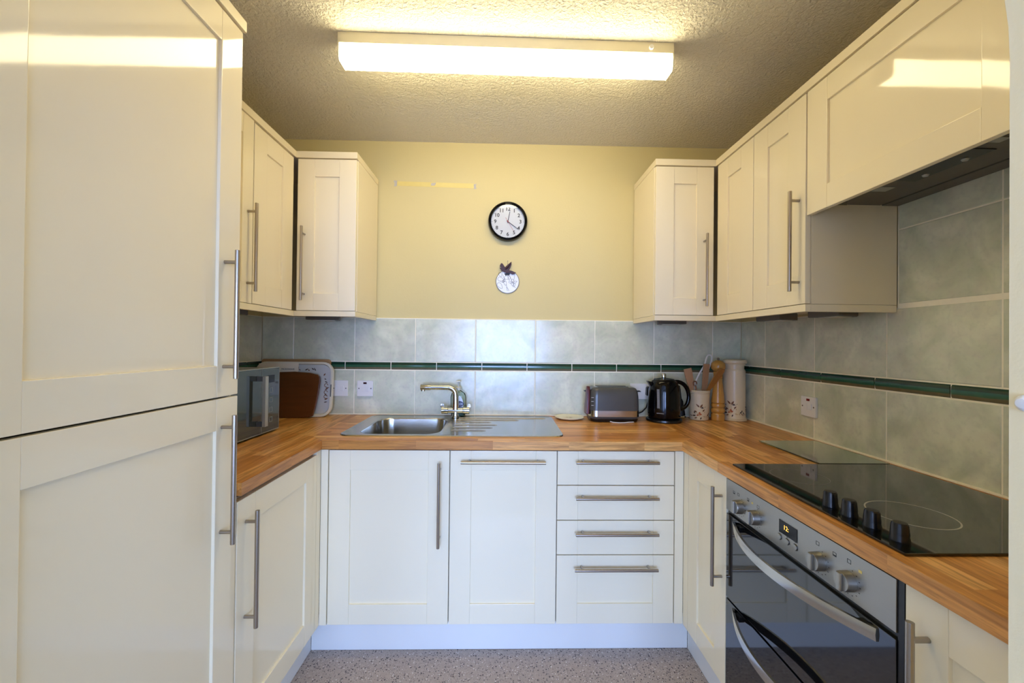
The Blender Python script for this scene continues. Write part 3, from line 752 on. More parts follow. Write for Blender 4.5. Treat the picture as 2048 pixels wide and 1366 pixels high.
m = MB().use('labelwhite').prism([(SB[0]+.027*math.cos(a)+.002, SB[2]+.062+.046*math.sin(a)) for a in [2*PI*k/24 for k in range(24)]], SB[1]-.0172, SB[1]-.0180, 'xz')
m.use('navy').prism([(SB[0]+.029*math.cos(a)+.002, SB[2]+.066+.017*math.sin(a)) for a in [2*PI*k/24 for k in range(24)]], SB[1]-.0181, SB[1]-.0187, 'xz')
def btext(m, s_, size, x, y, z, ext=.0002, bold=0): return m.text(s_, size, Matrix.Translation((x, y, z)) @ Matrix.Rotation(PI/2, 4, 'X'), ext, bold=bold)
m.use('labelwhite'); btext(m, 'CAREX', .015, SB[0]+.002, SB[1]-.0189, SB[2]+.066)
m.build('label', parent=sb, smooth=False)

# sockets and switches ---------------------------------------------------------
def switch(side, c, a, z, label, neon=None, w=.086, name='fused_switch', fused=True):
    fm = frame_m(side, c); loc = fm @ Vector((a, 0, z-.043)); t = thing(name, label, 'switch', tuple(loc))
    MB().use('white').xf(fm).box(a-w/2, a+w/2, .0005, .0105, z-.043, z+.043, .002).build('face_plate', parent=t)
    sg = 1 if side == 'back' else -1
    MB().use('white').xf(fm).box(a+sg*.014-.0075, a+sg*.014+.0075, .0107, .0145, z-.013, z+.013, .0012).build('rocker', parent=t)
    MB().use('white').xf(fm).box(a-sg*.012-.0075, a-sg*.012+.0075, .0107, .0122, z-.014, z+.014, .0005).build('fuse_carrier', parent=t)
    for s_ in (-1, 1): MB().use('screw').xf(fm).cyl((a+s_*.0325, .0106, z), (a+s_*.0325, .0116, z), .0032, seg=14).build('screw', parent=t)
    if neon: MB().use(neon).xf(fm).box(a-.009, a+.009, .0106, .0118, z+.024, z+.034, .0004).build('neon', parent=t)
    return t
switch('back', 0, -.852, 1.042, 'white fused switch without light, just right of the leaning tray')
switch('back', 0, -.716, 1.042, 'white fused switch with a dark neon, nearer the sink bowl', 'darkneon')
switch('right', R, -.520, 1.036, 'white fused switch with a red neon on the right wall', 'red')
so = thing('double_socket', 'white double wall socket partly hidden behind the toaster and kettle', 'socket', (.815, 0, .995))
MB().use('white').box(.742, .888, -.0105, -.0005, .995, 1.081, .002).build('face_plate', parent=so)
for x in (.775, .852):
    MB().use('white').box(x-.006, x+.006, -.0135, -.0107, 1.055, 1.072, .001).build('rocker', parent=so)
for x in (.7795, .8): 
    MB().use('ink').box(x-.003, x+.003, -.0112, -.0107, 1.035, 1.038).build('pin_slot', parent=so)

# clock -------------------------------------------------------------------------
ck = thing('wall_clock', 'round black-rimmed wall clock with white dial and black numerals on the yellow wall', 'clock', (.054, 0, 1.967))
CK = Vector((.054, TT, 1.9675)); RX = Matrix.Rotation(PI/2, 4, 'X')
MB().use('blackgloss').lathe([(0, .001), (.105, .001), (.1085, .008), (.1085, .026), (.105, .036), (.098, .040), (.0925, .034), (.0915, .016), (0, .016)], CK, 72, M4=RX).build('rim', parent=ck)
MB().use('dial').lathe([(0, .0165), (.0913, .0165), (.0913, .0185), (0, .0185)], CK, 72, M4=RX).build('dial', parent=ck, wn=False)
m = MB().use('ink')
for h in range(1, 13):
    a = math.radians(90-30*h); btext(m, str(h), .028, CK.x+.0695*math.cos(a), CK.y-.0190, CK.z+.0695*math.sin(a), .0002, .0006)
m.build('numerals', parent=ck, smooth=False)
m = MB().use('ink')
for k in range(60):
    a = 2*PI*k/60; r0 = .0865; r1 = .0895 if k % 5 else .0905; w = .0004 if k % 5 else .0009
    M4 = Matrix.Translation((CK.x, CK.y-.0188, CK.z)) @ Matrix.Rotation(-a, 4, 'Y') ; m.xf(M4).box(-w, w, -.0003, .0003, r0 if k % 5 else .085, r1)
m.build('minute_marks', parent=ck, smooth=False)
def hand(key, ang, ln, tail, w, dy, nm):
    m = MB().use(key).xf(Matrix.Translation((CK.x, CK.y-dy, CK.z)) @ Matrix.Rotation(math.radians(ang), 4, 'Y'))
    m.prism([(-w, -tail), (w, -tail), (w*.7, ln), (-w*.7, ln)], -.0004, .0004, 'xz'); return m.build(nm, parent=ck, smooth=False)
hand('ink', 11, .056, .008, .0020, .0215, 'hour_hand'); hand('ink', 126, .073, .008, .0017, .0235, 'minute_hand')
h = hand('redhand', 149, .060, .024, .0007, .0255, 'second_hand')
MB().use('redhand').lathe([(0, .024), (.0035, .024), (.0035, .0275), (0, .0275)], CK, 16, M4=RX).build('centre_cap', parent=ck)
MB().use('clockglass').lathe([(0, .0305), (.0918, .0300), (.0918, .0292), (0, .0297)], CK, 60, M4=RX).build('glass', parent=ck)

# bird ornament -------------------------------------------------------------------
bo = thing('hanging_bird_plaque', 'small white flower disc with a maroon bird hanging below the clock', 'wall ornament', (.056, 0, 1.575))
DC = Vector((.056, TT, 1.6385))
MB().use('screw').lathe([(0, .0005), (.0655, .0005), (.0655, .0045), (.063, .006), (0, .006)], DC, 56, M4=RX).build('disc_rim', parent=bo)
m = MB().use('ceramicwhite').lathe([(0, .0061), (.0625, .0061), (.062, .0070), (0, .0072)], DC, 56, M4=RX); dsk = m.build('disc', parent=bo)
K = .000425
def zp(zx, zy, d=.0076): return (DC.x+(zx-360)*K, TT-d, DC.z-(zy-1120)*K)
m = MB().use('ink')
def petal(cx, cy, ln, wd, ang, r=.0007):
    pts = []
    for k in range(17):
        t_ = 2*PI*k/16; u = ln/2*math.cos(t_); v = wd/2*math.sin(t_)*(1-.35*math.cos(t_)); a = math.radians(ang)
        pts.append(zp(cx+u*math.cos(a)-v*math.sin(a), cy+u*math.sin(a)+v*math.cos(a)))
    m.tube(pts, r, 5)
def line(pts, r=.0007): m.tube([zp(*p) for p in pts], r, 5)
for a_ in ((265, 1030, 60, 35, 60), (270, 1090, 80, 50, 15), (262, 1175, 90, 50, 50), (330, 1140, 60, 34, 75), (348, 1070, 60, 46, 20), (380, 1075, 50, 30, 90),
           (425, 1150, 60, 34, 70), (400, 1130, 50, 24, 20), (455, 1125, 60, 24, -20), (430, 1110, 50, 26, 60), (310, 1110, 50, 20, 120), (445, 1165, 50, 24, 110)): petal(*a_)
line([(345, 1160), (350, 1200), (358, 1240)]); line([(350, 1190), (368, 1215), (382, 1243)]); line([(452, 1020), (445, 1080), (440, 1110)]); line([(285, 985), (300, 1040), (320, 1090), (300, 1120)])
line([(380, 1030), (400, 1070), (420, 1110)]); line([(450, 1180), (455, 1190), (465, 1200)]); line([(270, 1120), (290, 1130), (330, 1120)])
m.use('ink').prism([(zp(x, y)[0], zp(x, y)[2]) for x, y in ((315, 1015), (340, 1008), (395, 1012), (385, 1030), (370, 1045), (350, 1035), (335, 1045), (325, 1030))], TT-.0074, TT-.0084, 'xz')
m.build('flower_drawing', parent=dsk, wn=False)
bird = [(262, 905), (270, 888), (281, 881), (298, 893), (312, 915), (325, 935), (345, 915), (358, 905), (357, 885), (364, 898), (385, 880), (408, 860), (409, 900), (397, 935), (382, 965), (380, 976), (420, 985), (468, 1003), (452, 1018), (445, 1024), (420, 1028), (388, 1010), (350, 1012), (310, 1000), (280, 980), (262, 955), (256, 942), (280, 937), (256, 926)]
m = MB().use('maroon').prism([(zp(x, y)[0], zp(x, y)[2]) for x, y in bird], TT-.0086, TT-.0145, 'xz', bev=.0012)
m.tube([zp(330, 960, .0150), zp(360, 935, .0160), zp(398, 885, .0150)], [.004, .005, .001], 8); m.build('bird', parent=bo)
m = MB().use('screw').tube([zp(360, 900, .006), zp(360, 850, .004)], .0006, 6).tube([zp(360, 852, .0005), zp(360, 850, .007)], .0018, 8)
m.build('hook_pin', parent=bo)

# strip of tape ---------------------------------------------------------------------
tpx = thing('tape_strip', 'old yellowed strip of tape with torn ends stuck on the yellow wall', 'tape', (-.35, 0, 2.16))
MB().use('tape').prism([(-.568, 2.186), (-.40, 2.1845), (-.128, 2.181), (-.126, 2.155), (-.35, 2.158), (-.566, 2.162)], TT-.0003, TT-.0009, 'xz').build('strip', parent=tpx)
m = MB().use('tear')
m.prism([(-.580, 2.190), (-.560, 2.190), (-.561, 2.160), (-.577, 2.157), (-.574, 2.172)], TT-.001, TT-.0018, 'xz')
m.prism([(-.138, 2.178), (-.122, 2.180), (-.126, 2.166), (-.121, 2.153), (-.136, 2.150)], TT-.001, TT-.0018, 'xz')
m.prism([(-.372, 2.180), (-.346, 2.182), (-.352, 2.168), (-.362, 2.165), (-.374, 2.167)], TT-.001, TT-.0018, 'xz'); m.build('torn_marks', parent=tpx)

# ceiling light -----------------------------------------------------------------------
cl = thing('fluorescent_ceiling_light', 'long lit fluorescent batten light with white diffuser on the stippled ceiling', 'ceiling light', (.04, -.75, ZC))
sl = .0085
sk4 = Matrix.Translation((.041, -.752, 0)) @ Matrix.Rotation(sl, 4, 'Z')
MB().use('lamppaint').xf(sk4).box(-.612, .610, -.036, .030, ZC-.040, ZC-.0005, .002).build('base', parent=cl)
m = MB().use('lamp').xf(sk4)
prof_ = [(-.0355, ZC-.0405), (.0295, ZC-.0405), (.0360, ZC-.055), (.0360, ZC-.088), (.0280, ZC-.0985), (-.0300, ZC-.1020), (-.0370, ZC-.090), (-.0370, ZC-.055)]
m.prism(prof_, -.606, .604, 'yz', bev=.001).build('diffuser', parent=cl)
for x0, x1 in ((-.6105, -.6062), (.6042, .6085)):
    m = MB().use('lamppaint').xf(sk4).prism([((y-0)*1.06, ZC-.0402-(ZC-.0402-z)*1.04) for y, z in prof_], x0, x1, 'yz', bev=.0006).build('end_cap', parent=cl)
MB().use('white').xf(sk4).cyl((.523, -.0362, ZC-.024), (.523, -.046, ZC-.024), .0085, seg=20, bev=.002).build('switch_button', parent=cl)

# toaster -----------------------------------------------------------------------------
ts = thing('toaster', 'charcoal grey two-slice toaster with a steel band on the back worktop', 'toaster', (.618, -.105, ZT))
TX0, TX1, TY0, TY1, TZ = .486, .742, -.185, -.030, ZT
def rbox(m, x0, x1, y0, y1, levels, r):  # loft of rounded rects: levels [(z, inset)]
    t = bmesh.new(); loops = []
    for z, ins in levels:
        rr = max(.004, r-ins*.5); loops.append([t.verts.new((x, y, z)) for x, y in rrect(x0+ins, x1-ins, y0+ins, y1-ins, rr, 6)])
    for A, B in zip(loops, loops[1:]):
        n = len(A)
        for i in range(n): t.faces.new((A[i], A[(i+1) % n], B[(i+1) % n], B[i]))
    t.faces.new(loops[0][::-1]); t.faces.new(loops[-1]); return m.add(t)
rbox(MB().use('black'), TX0, TX1, TY0, TY1, [(TZ+.0015, .008), (TZ+.010, .004), (TZ+.0175, .004)], .035).build('base', parent=ts)
rbox(MB().use('charcoal'), TX0, TX1, TY0, TY1, [(TZ+.018, .003), (TZ+.0265, -.001), (TZ+.0285, -.001)], .036).build('skirt', parent=ts)
rbox(MB().use('chrome' if False else 'steel'), TX0, TX1, TY0, TY1, [(TZ+.029, -.001), (TZ+.0595, -.0005)], .036).build('steel_band', parent=ts)
rbox(MB().use('charcoal'), TX0, TX1, TY0, TY1, [(TZ+.060, 0), (TZ+.13, .002), (TZ+.160, .006), (TZ+.172, .014), (TZ+.177, .024)], .036).build('body', parent=ts)
m = MB().use('black')
for y in (-.132, -.083): m.box(TX0+.045, TX1-.05, y-.012, y+.012, TZ+.1772, TZ+.1790, .0006)
m.build('bread_slots', parent=ts)
rbox(MB().use('steel'), TX0+.03, TX1-.035, -.155, -.060, [(TZ+.1771, 0), (TZ+.1776, .001)], .01).build('slot_surround', parent=ts)
MB().use('black').box(TX1-.002, TX1+.022, -.118, -.092, TZ+.150, TZ+.156, .002).build('lever', parent=ts)
MB().use('black').box(TX0-.020, TX0+.004, -.118, -.092, TZ+.150, TZ+.156, .002).build('lever', parent=ts)
m = MB().use('silvertext')
for k in range(3): m.box(TX0+.004, TX0+.016, -.1745-.003*1, -.1725, TZ+.085+k*.020, TZ+.087+k*.020)
m.build('dial_marks', parent=ts)
# dark red paddle hanging at the left end
m = MB().use('darkred').xf(Matrix.Translation((.4755, -.131, ZT+.036)) @ Matrix.Rotation(.045, 4, 'Y'))
m.prism([(-.030, .004), (-.020, 0), (.020, 0), (.030, .004), (.030, .04), (.024, .11), (.014, .140), (.004, .145), (-.010, .143), (-.020, .12), (-.028, .05)], -.008, .008, 'yz', bev=.003)
tag(m.build('wooden_tongs'), 'dark red flat wooden tongs hanging on the left end of the toaster', 'tongs')
# white strip under toaster
m = MB().use('white').tube([(.585, -.187, ZT+.006), (.60, -.196, ZT+.0035), (.625, -.203, ZT+.003), (.655, -.200, ZT+.003), (.675, -.194, ZT+.004), (.705, -.190, ZT+.0045)], .0035, 8, flat=.7)
tag(m.build('white_strap'), 'thin white wavy strap lying in front of the toaster base', 'strap')
# toaster lead
m = MB().use('cord').tube([(.735, -.055, ZT+.020), (.770, -.045, ZT+.022), (.800, -.036, ZT+.032), (.825, -.030, ZT+.055), (.838, -.026, ZT+.09), (.842, -.028, ZT+.125)], .0038, 8)
tag(m.build('power_cord'), 'black lead curving up from the toaster to the plug behind the kettle', 'cord')
m = MB().use('black'); rbox(m, .822, .868, -.052, -.012, [(1.018, .004), (1.024, 0), (1.062, .002), (1.068, .007)], .012)
tag(m.build('mains_plug'), 'black mains plug in the socket at the kettle\'s left edge', 'plug')

# kettle ---------------------------------------------------------------------------------
kt = thing('electric_kettle', 'shiny black electric kettle with silver lid knob and D-shaped handle', 'kettle', (.878, -.135, ZT))
KC = (.884, -.128, ZT)
MB().use('black').lathe([(0, .001), (.088, .001), (.091, .006), (.090, .014), (.078, .019), (0, .019)], KC, 44).build('power_base', parent=kt)
MB().use('blackgloss').lathe([(0, .020), (.076, .020), (.0815, .027), (.0825, .06), (.0815, .10), (.0775, .15), (.073, .185), (.066, .206), (.058, .214), (0, .215)], KC, 56).build('body', parent=kt)
MB().use('black').lathe([(0, .2155), (.054, .2155), (.050, .221), (.02, .226), (0, .2265)], KC, 44).build('lid', parent=kt)
m = MB().use('chrome').lathe([(0, .2268), (.0125, .2268), (.0140, .232), (.0125, .246), (.010, .249), (0, .2495)], (KC[0]-.003, KC[1], KC[2]), 12); m.build('lid_knob', parent=kt)
hp = [(KC[0]+.045, KC[1], ZT+.205), (KC[0]+.075, KC[1]-.0, ZT+.206), (KC[0]+.104, KC[1]-.001, ZT+.193), (KC[0]+.124, KC[1]-.002, ZT+.165), (KC[0]+.131, KC[1]-.002, ZT+.130), (KC[0]+.126, KC[1]-.002, ZT+.098), (KC[0]+.112, KC[1]-.001, ZT+.075), (KC[0]+.092, KC[1], ZT+.064), (KC[0]+.072, KC[1], ZT+.062)]
def smooth_path(P, n=5):
    P = [Vector(p) for p in P]; out = []
    for i in range(len(P)-1):
        p0, p1, p2, p3 = P[max(i-1, 0)], P[i], P[i+1], P[min(i+2, len(P)-1)]
        for k in range(n):
            t_ = k/n; out.append(.5*((2*p1)+(-p0+p2)*t_+(2*p0-5*p1+4*p2-p3)*t_*t_+(-p0+3*p1-3*p2+p3)*t_**3))
    return out+[P[-1]]
MB().use('blackgloss').tube(smooth_path(hp), .0105, 14).build('handle', parent=kt)
m = MB().use('blackgloss').prism([(KC[0]-.064, ZT+.205), (KC[0]-.092, ZT+.211), (KC[0]-.089, ZT+.206), (KC[0]-.074, ZT+.180)], KC[1]-.014, KC[1]+.014, 'xz', bev=.003); m.build('spout', parent=kt)
def onR(u, z, c, r, d=0): a = u/r; return (c[0]+(r+d)*math.sin(a), c[1]-(r+d)*math.cos(a), z)
def wrap_quad(m, u0, u1, z0, z1, c, rf, d=.0008, n=3):
    t = bmesh.new(); g_ = []
    for i in range(n+1):
        u = u0+(u1-u0)*i/n; g_.append([t.verts.new(onR(u, z, c, rf(z), d)) for z in (z0, (z0+z1)/2, z1)])
    for A, B in zip(g_, g_[1:]):
        for k in range(2): t.faces.new((A[k], B[k], B[k+1], A[k+1]))
    return m.add(t, False)
import bisect
def rfun(prof_, z0):
    zs = [p[1] for p in prof_]
    def f(z):
        h = z-z0; 
        for (r0, a), (r1, b_) in zip(prof_, prof_[1:]):
            if a <= h <= b_ and b_ > a: return r0+(r1-r0)*(h-a)/(b_-a)
        return prof_[-1][0]
    return f
kf = rfun([(.0815, .027), (.0825, .06), (.0815, .10), (.0775, .15), (.073, .185)], ZT)
m = MB().use('kettlewin'); wrap_quad(m, -.064, -.050, ZT+.075, ZT+.172, KC, kf, .0012)
m.use('silvertext')
for k in range(8): wrap_quad(m, -.058, -.055, ZT+.082+k*.010, ZT+.0835+k*.010, KC, kf, .0018, 1)
m.build('water_window', parent=kt, wn=False)
m = MB().use('silvertext'); x_, y_, z_ = onR(-.048, 0, KC, .082, .0012)
m.text('KENWOOD', .0066, Matrix.Translation((x_, y_, ZT+.050)) @ Matrix.Rotation(-.048/.082, 4, 'Z') @ RX, .0003); m.build('logo_print', parent=kt, smooth=False)
MB().use('chrome').box(KC[0]+.062, KC[0]+.083, KC[1]-.062, KC[1]-.048, ZT+.029, ZT+.036, .002).build('switch', parent=kt)
MB().use('cord').tube(smooth_path([(.955, -.085, ZT+.008), (.985, -.070, ZT+.012), (1.01, -.075, ZT+.012), (1.030, -.060, ZT+.010)]), .0045, 8).build('power_cord', parent=kt)

# black folded cable standing against the tiles
m = MB().use('cord').tube(smooth_path([(1.030, -.022, ZT+.010), (1.026, -.016, ZT+.06), (1.018, -.013, ZT+.13), (1.014, -.012, ZT+.175)]), [.0165]*4+[.014]*4+[.0075]*5+[.006]*3, 10, flat=.5)
tag(m.build('folded_cable'), 'black folded cable upright between the kettle handle and the utensil pot', 'cable')

# utensil pot -------------------------------------------------------------------------------
def decor(m, c, rf, u0, z0, s=1.0, flip=1):
    def leafp(u, z, ln, w, ang, key):
        a = math.radians(ang); P_ = []
        for k, (lu, lv) in enumerate(((0, 0), (.3, .5), (.6, .45), (1, 0), (.6, -.45), (.3, -.5))):
            du, dv = lu*ln, lv*w; P_.append((u+(du*math.cos(a)-dv*math.sin(a))*flip, z+du*math.sin(a)+dv*math.cos(a)))
        m.use(key); t = bmesh.new(); t.faces.new([t.verts.new(onR(pu, pz, c, rf(pz), .0006)) for pu, pz in P_]); m.add(t, False)
    S = s
    for (u, z, ln, w, a, k) in ((0, .052, .022, .007, 135, 'leafbrown'), (.002, .050, .020, .008, 60, 'leafbrown'), (.004, .049, .024, .007, 15, 'leafdark'),
        (-.002, .022, .012, .009, 0, 'petal'), (-.002, .022, .012, .008, 72, 'petal'), (-.002, .022, .011, .008, 144, 'petalpale'), (-.002, .022, .012, .008, 216, 'petal'), (-.002, .022, .011, .008, 288, 'petalpale'),
        (-.010, .030, .014, .006, 150, 'leafbrown'), (-.014, .016, .018, .006, 185, 'leafdark'), (-.020, .024, .012, .005, 100, 'leafdark'), (.012, .034, .014, .006, 50, 'leafbrown'),
        (.014, .014, .016, .006, -15, 'petalpale'), (-.008, .008, .014, .005, 200, 'leafbrown'), (.008, .010, .012, .005, 250, 'leafdark'), (.020, .028, .008, .005, 80, 'petalpale'),
        (-.030, .012, .014, .004, 160, 'leafbrown'), (.043, .020, .010, .007, 200, 'leafdark'), (.043, .020, .009, .006, 80, 'leafdark'), (.046, .008, .008, .005, 120, 'leafbrown'), (.030, .012, .008, .008, 0, 'petalpale')):
        leafp(u0+u*S*flip, z0+z*S, ln*S, w*S, a, k)
    for (u, z) in ((-.030, .044), (-.022, .050), (-.034, .034), (-.026, .038)):
        m.use('leafdark'); t = bmesh.new(); t.faces.new([t.verts.new(onR(u0+(u+.0024*math.cos(q))*S*flip, z0+(z+.0024*math.sin(q))*S, c, rf(z0), .0006)) for q in [2*PI*k/8 for k in range(8)]]); m.add(t, False)
    m.use('leafdark')
    for pts in (((-.030, .042), (-.026, .030), (-.020, .018)), ((-.022, .048), (-.020, .034), (-.016, .022)), ((0, .024), (.001, .038), (.001, .050)), ((-.030, .010), (-.012, .012), (.01, .012)), ((.004, .024), (.012, .03), (.016, .04))):
        m.tube([onR(u0+u*S*flip, z0+z*S, c, rf(z0), .0004) for u, z in pts], .0004, 4)
up = thing('utensil_pot', 'cream pottery utensil pot with a floral print between the kettle and pepper mill', 'pot', (1.098, -.07, ZT))
UC = (1.0985, -.0715, ZT+.001); UP = [(0, 0), (.043, 0), (.0445, .003), (.0468, .03), (.0485, .08), (.049, .140), (.0515, .146), (.0515, .150), (.049, .1515), (.0515, .153), (.0515, .157), (.048, .1585), (.046, .156), (.045, .02), (0, .016)]
m = MB().use('coaster'); pm = MB().use('petalpale')
M['stoneware'] = plain('speckled_stoneware', srgb(222, 208, 178), .3, 0, .06, 200)
UP = [(r*1.06, z) for r, z in UP]
MB().use('stoneware').lathe(UP, UC, 44).build('pot_body', parent=up)
uf = rfun([(.0472, .003), (.0496, .03), (.0514, .08), (.0520, .14)], UC[2])
m = MB(); decor(m, UC, uf, -.020, UC[2]+.006, 1.22); m.build('floral_print', parent=up, wn=False, smooth=False)
MB().use('leafbrown').lathe([(.0530, .1418), (.0537, .1422), (.0530, .1426)], UC, 44).build('rim_line', parent=up)

# utensils in the pot
def blade(name, label, cat, key, base, tip, outline, thick=.0035, turn=0, thin=None):
    """flat wooden tool: outline [(s, halfwidth)] along base->tip"""
    b_, t_ = Vector(base), Vector(tip); d = (t_-b_); ln = d.length; d.normalize()
    side = Vector((0, -1, 0)).cross(d).normalized(); nrm = d.cross(side).normalized()
    side, nrm = (side*math.cos(turn)+nrm*math.sin(turn)), (nrm*math.cos(turn)-side*math.sin(turn))
    X4 = Matrix((( side.x, nrm.x, d.x, b_.x), (side.y, nrm.y, d.y, b_.y), (side.z, nrm.z, d.z, b_.z), (0, 0, 0, 1)))
    pl = [(w, s*ln) for s, w in outline]+[(-w, s*ln) for s, w in reversed(outline) if w > 1e-5]
    m = MB().use(key).xf(X4).prism(pl, -thick, thick, 'xz', bev=.0012); return tag(m.build(name), label, cat)
PZ = ZT+.022
blade('wooden_spatula', 'short pale wooden spatula leaning left in the utensil pot', 'spatula', 'spoonpale', (1.082, -.084, PZ), (1.026, -.088, ZT+.274), [(0, .006), (.5, .007), (.60, .013), (.72, .0185), (.88, .0215), (1, .0205)])
blade('wooden_spatula', 'tall straight pale wooden spatula upright in the middle of the utensil pot', 'spatula', 'spoonpale', (1.120, -.060, PZ), (1.131, -.086, ZT+.300), [(0, .006), (.35, .011), (.55, .014), (.8, .0165), (1, .0165)])
blade('wooden_spoon', 'warm brown slotted wooden spoon leaning right in the utensil pot', 'spoon', 'spoonwarm', (1.075, -.040, PZ), (1.174, -.166, ZT+.278), [(0, .005), (.45, .006), (.58, .010), (.70, .0165), (.85, .020), (.96, .018), (1, .014)], turn=.3)
m = MB().use('white').tube(smooth_path([(1.075, -.050, PZ), (1.085, -.055, ZT+.17), (1.095, -.056, ZT+.21), (1.112, -.056, ZT+.26), (1.120, -.056, ZT+.315), (1.128, -.056, ZT+.337), (1.139, -.056, ZT+.335), (1.140, -.056, ZT+.31), (1.130, -.056, ZT+.26)]), [.006]*8+[.009]*6+[.004]*30, 8, flat=.6) if False else MB().use('white').tube(smooth_path([(1.086, -.034, PZ), (1.087, -.045, ZT+.17), (1.096, -.050, ZT+.22), (1.136, -.050, ZT+.29), (1.148, -.046, ZT+.325), (1.160, -.044, ZT+.347), (1.177, -.044, ZT+.343), (1.178, -.044, ZT+.315), (1.158, -.046, ZT+.26)]), .0048, 8)
tag(m.build('whisk_handle'), 'white plastic utensil with a looped end rising behind the tall spatula', 'utensil')
m = MB().use('leafbrown').tube(smooth_path([(1.080, -.102, PZ), (1.070, -.098, ZT+.16), (1.064, -.098, ZT+.185)]), .0045, 8)
m.tube([(1.062+.009*math.cos(q), -.099, ZT+.196+.011*math.sin(q)) for q in [PI*1.35+k*PI*1.5/10*-1 for k in range(11)]], .0038, 8)
tag(m.build('looped_utensil'), 'small brown utensil with an open loop at the left rim of the pot', 'utensil')
blade('wooden_spoon', 'low dark wooden handle between the two pale spatulas in the pot', 'spoon', 'spoonwarm', (1.100, -.044, PZ), (1.085, -.040, ZT+.198), [(0, .005), (.7, .006), (.9, .009), (1, .006)])

# pepper mill
pp = thing('pepper_mill', 'tall turned beech pepper mill between the utensil pot and the tall canister', 'pepper mill', (1.19, -.1, ZT))
PC = (1.1885, -.0960, ZT+.0008)
body = [(0, 0), (.0325, 0), (.0335, .003), (.0335, .030), (.031, .034), (.0285, .037), (.0335, .042), (.0345, .050), (.0335, .058), (.0285, .063), (.0285, .065), (.0335, .069), (.0345, .076), (.033, .083), (.029, .086), (.0335, .091), (.033, .098), (.029, .130), (.0245, .170), (.0205, .205), (.0205, .210), (.0235, .212), (.0205, .2155), (.0235, .219), (.0205, .2225), (.0235, .226), (.0205, .2295), (.0235, .233), (.021, .2365), (.024, .240), (.024, .247), (0, .247)]
body = [(r, z*1.05) for r, z in body]
MB().use('mill').lathe(body, PC, 40).build('body', parent=pp)
MB().use('mill').lathe([(0, .2600), (.020, .2600), (.026, .265), (.034, .275), (.0355, .283), (.0345, .289), (.0350, .293), (.033, .303), (.024, .313), (.012, .319), (0, .320)], PC, 40).build('head', parent=pp)
MB().use('screw').lathe([(0, .3202), (.005, .3202), (.007, .324), (.006, .330), (.003, .333), (0, .333)], PC, 16).build('finial_nut', parent=pp)

# tall canister
cn = thing('spaghetti_jar', 'tall cream pottery canister with lid and floral print in the right corner', 'canister', (1.29, -.08, ZT))
CC = (1.288, -.0760, ZT+.0008)
MB().use('stoneware').lathe([(0, 0), (.060, 0), (.0615, .005), (.059, .011), (.0555, .016), (.0545, .10), (.0540, .20), (.0530, .264), (.0500, .270), (.0470, .274), (.0470, .292), (0, .292)], CC, 48).build('jar_body', parent=cn)
MB().use('stoneware').lathe([(0, .2925), (.052, .2925), (.053, .297), (.0515, .301), (.058, .305), (.0600, .312), (.058, .320), (.050, .325), (.02, .327), (0, .327)], CC, 48).build('lid', parent=cn)
MB().use('leafbrown').lathe([(.0605, .0088), (.0612, .0092), (.0605, .0098)], CC, 44).build('rim_line', parent=cn)
cf = rfun([(.0555, .016), (.0545, .10), (.0540, .20)], CC[2])
m = MB(); decor(m, CC, cf, -.044, CC[2]+.022, 1.25); decor(m, CC, cf, .062, CC[2]+.020, 1.0, -1); m.build('floral_print', parent=cn, wn=False, smooth=False)

# spoon rest
cs = thing('spoon_rest', 'round cream ceramic spoon rest with a leaf motif between drainer and toaster', 'dish', (.393, -.078, ZT))
MB().use('coaster').lathe([(0, .001), (.052, .001), (.070, .006), (.0765, .010), (.0765, .0125), (.070, .011), (.050, .007), (0, .0065)], (.393, -.082, ZT), 52).build('dish', parent=cs)
m = MB().use('leafbrown')
for a, l_ in ((20, .022), (150, .020), (-40, .014)):
    q = math.radians(a); m.poly([(.39, -.085, ZT+.0076), (.39+l_*.6*math.cos(q+.35), -.085+l_*.6*math.sin(q+.35), ZT+.0078), (.39+l_*math.cos(q), -.085+l_*math.sin(q), ZT+.0078), (.39+l_*.6*math.cos(q-.35), -.085+l_*.6*math.sin(q-.35), ZT+.0078)])
m.build('leaf_motif', parent=cs, smooth=False)

# leaning boards in the left corner -------------------------------------------------------
def lean(x, y, ang, yaw=0): return Matrix.Translation((x, y, ZT+.0012)) @ Matrix.Rotation(yaw, 4, 'Z') @ Matrix.Rotation(-ang, 4, 'X')
# local frame: x across, z up, -y towards the viewer
X1 = lean(-1.085, -.0362, math.radians(2.6))
m = MB().use('boardpale').xf(X1).prism(rrect(-.183, .183, .0, .301, .014), .0, .020, 'xz', bev=.003)
tag(m.build('wooden_chopping_board'), 'pale wooden chopping board at the very back against the corner tiles', 'chopping board')
tr = thing('serving_tray', 'off-white serving tray with brown floral print leaning in front of the pale board', 'tray', (-1.08, -.08, ZT))
X2 = lean(-1.070, -.0765, math.radians(5.4))
tout = rrect(-.203, .203, 0, .288, .055, 8); tin = rrect(-.193, .193, .010, .278, .048, 8)
m = MB().use('trayrim').xf(X2); t = bmesh.new()
def lp(p, y): return [t.verts.new((x, y, z)) for x, z in p]
A, B, Cc, D = lp(tout, .004), lp(tout, -.014), lp(tin, -.014), lp(rrect(-.188, .188, .015, .273, .045, 8), .002)
E_ = lp(rrect(-.188, .188, .015, .273, .045, 8), .004)
for P_, Q_ in ((A, B), (B, Cc), (Cc, D)):
    n = len(P_)
    for i in range(n): t.faces.new((P_[i], P_[(i+1) % n], Q_[(i+1) % n], Q_[i]))
t.faces.new(A)
m.add(t); m.build('rim', parent=tr)
MB().use('tray').xf(X2).prism(rrect(-.188, .188, .015, .273, .045, 8), -.0005, .0018, 'xz').build('tray_base', parent=tr)
m = MB().use('greyposts').xf(X2)
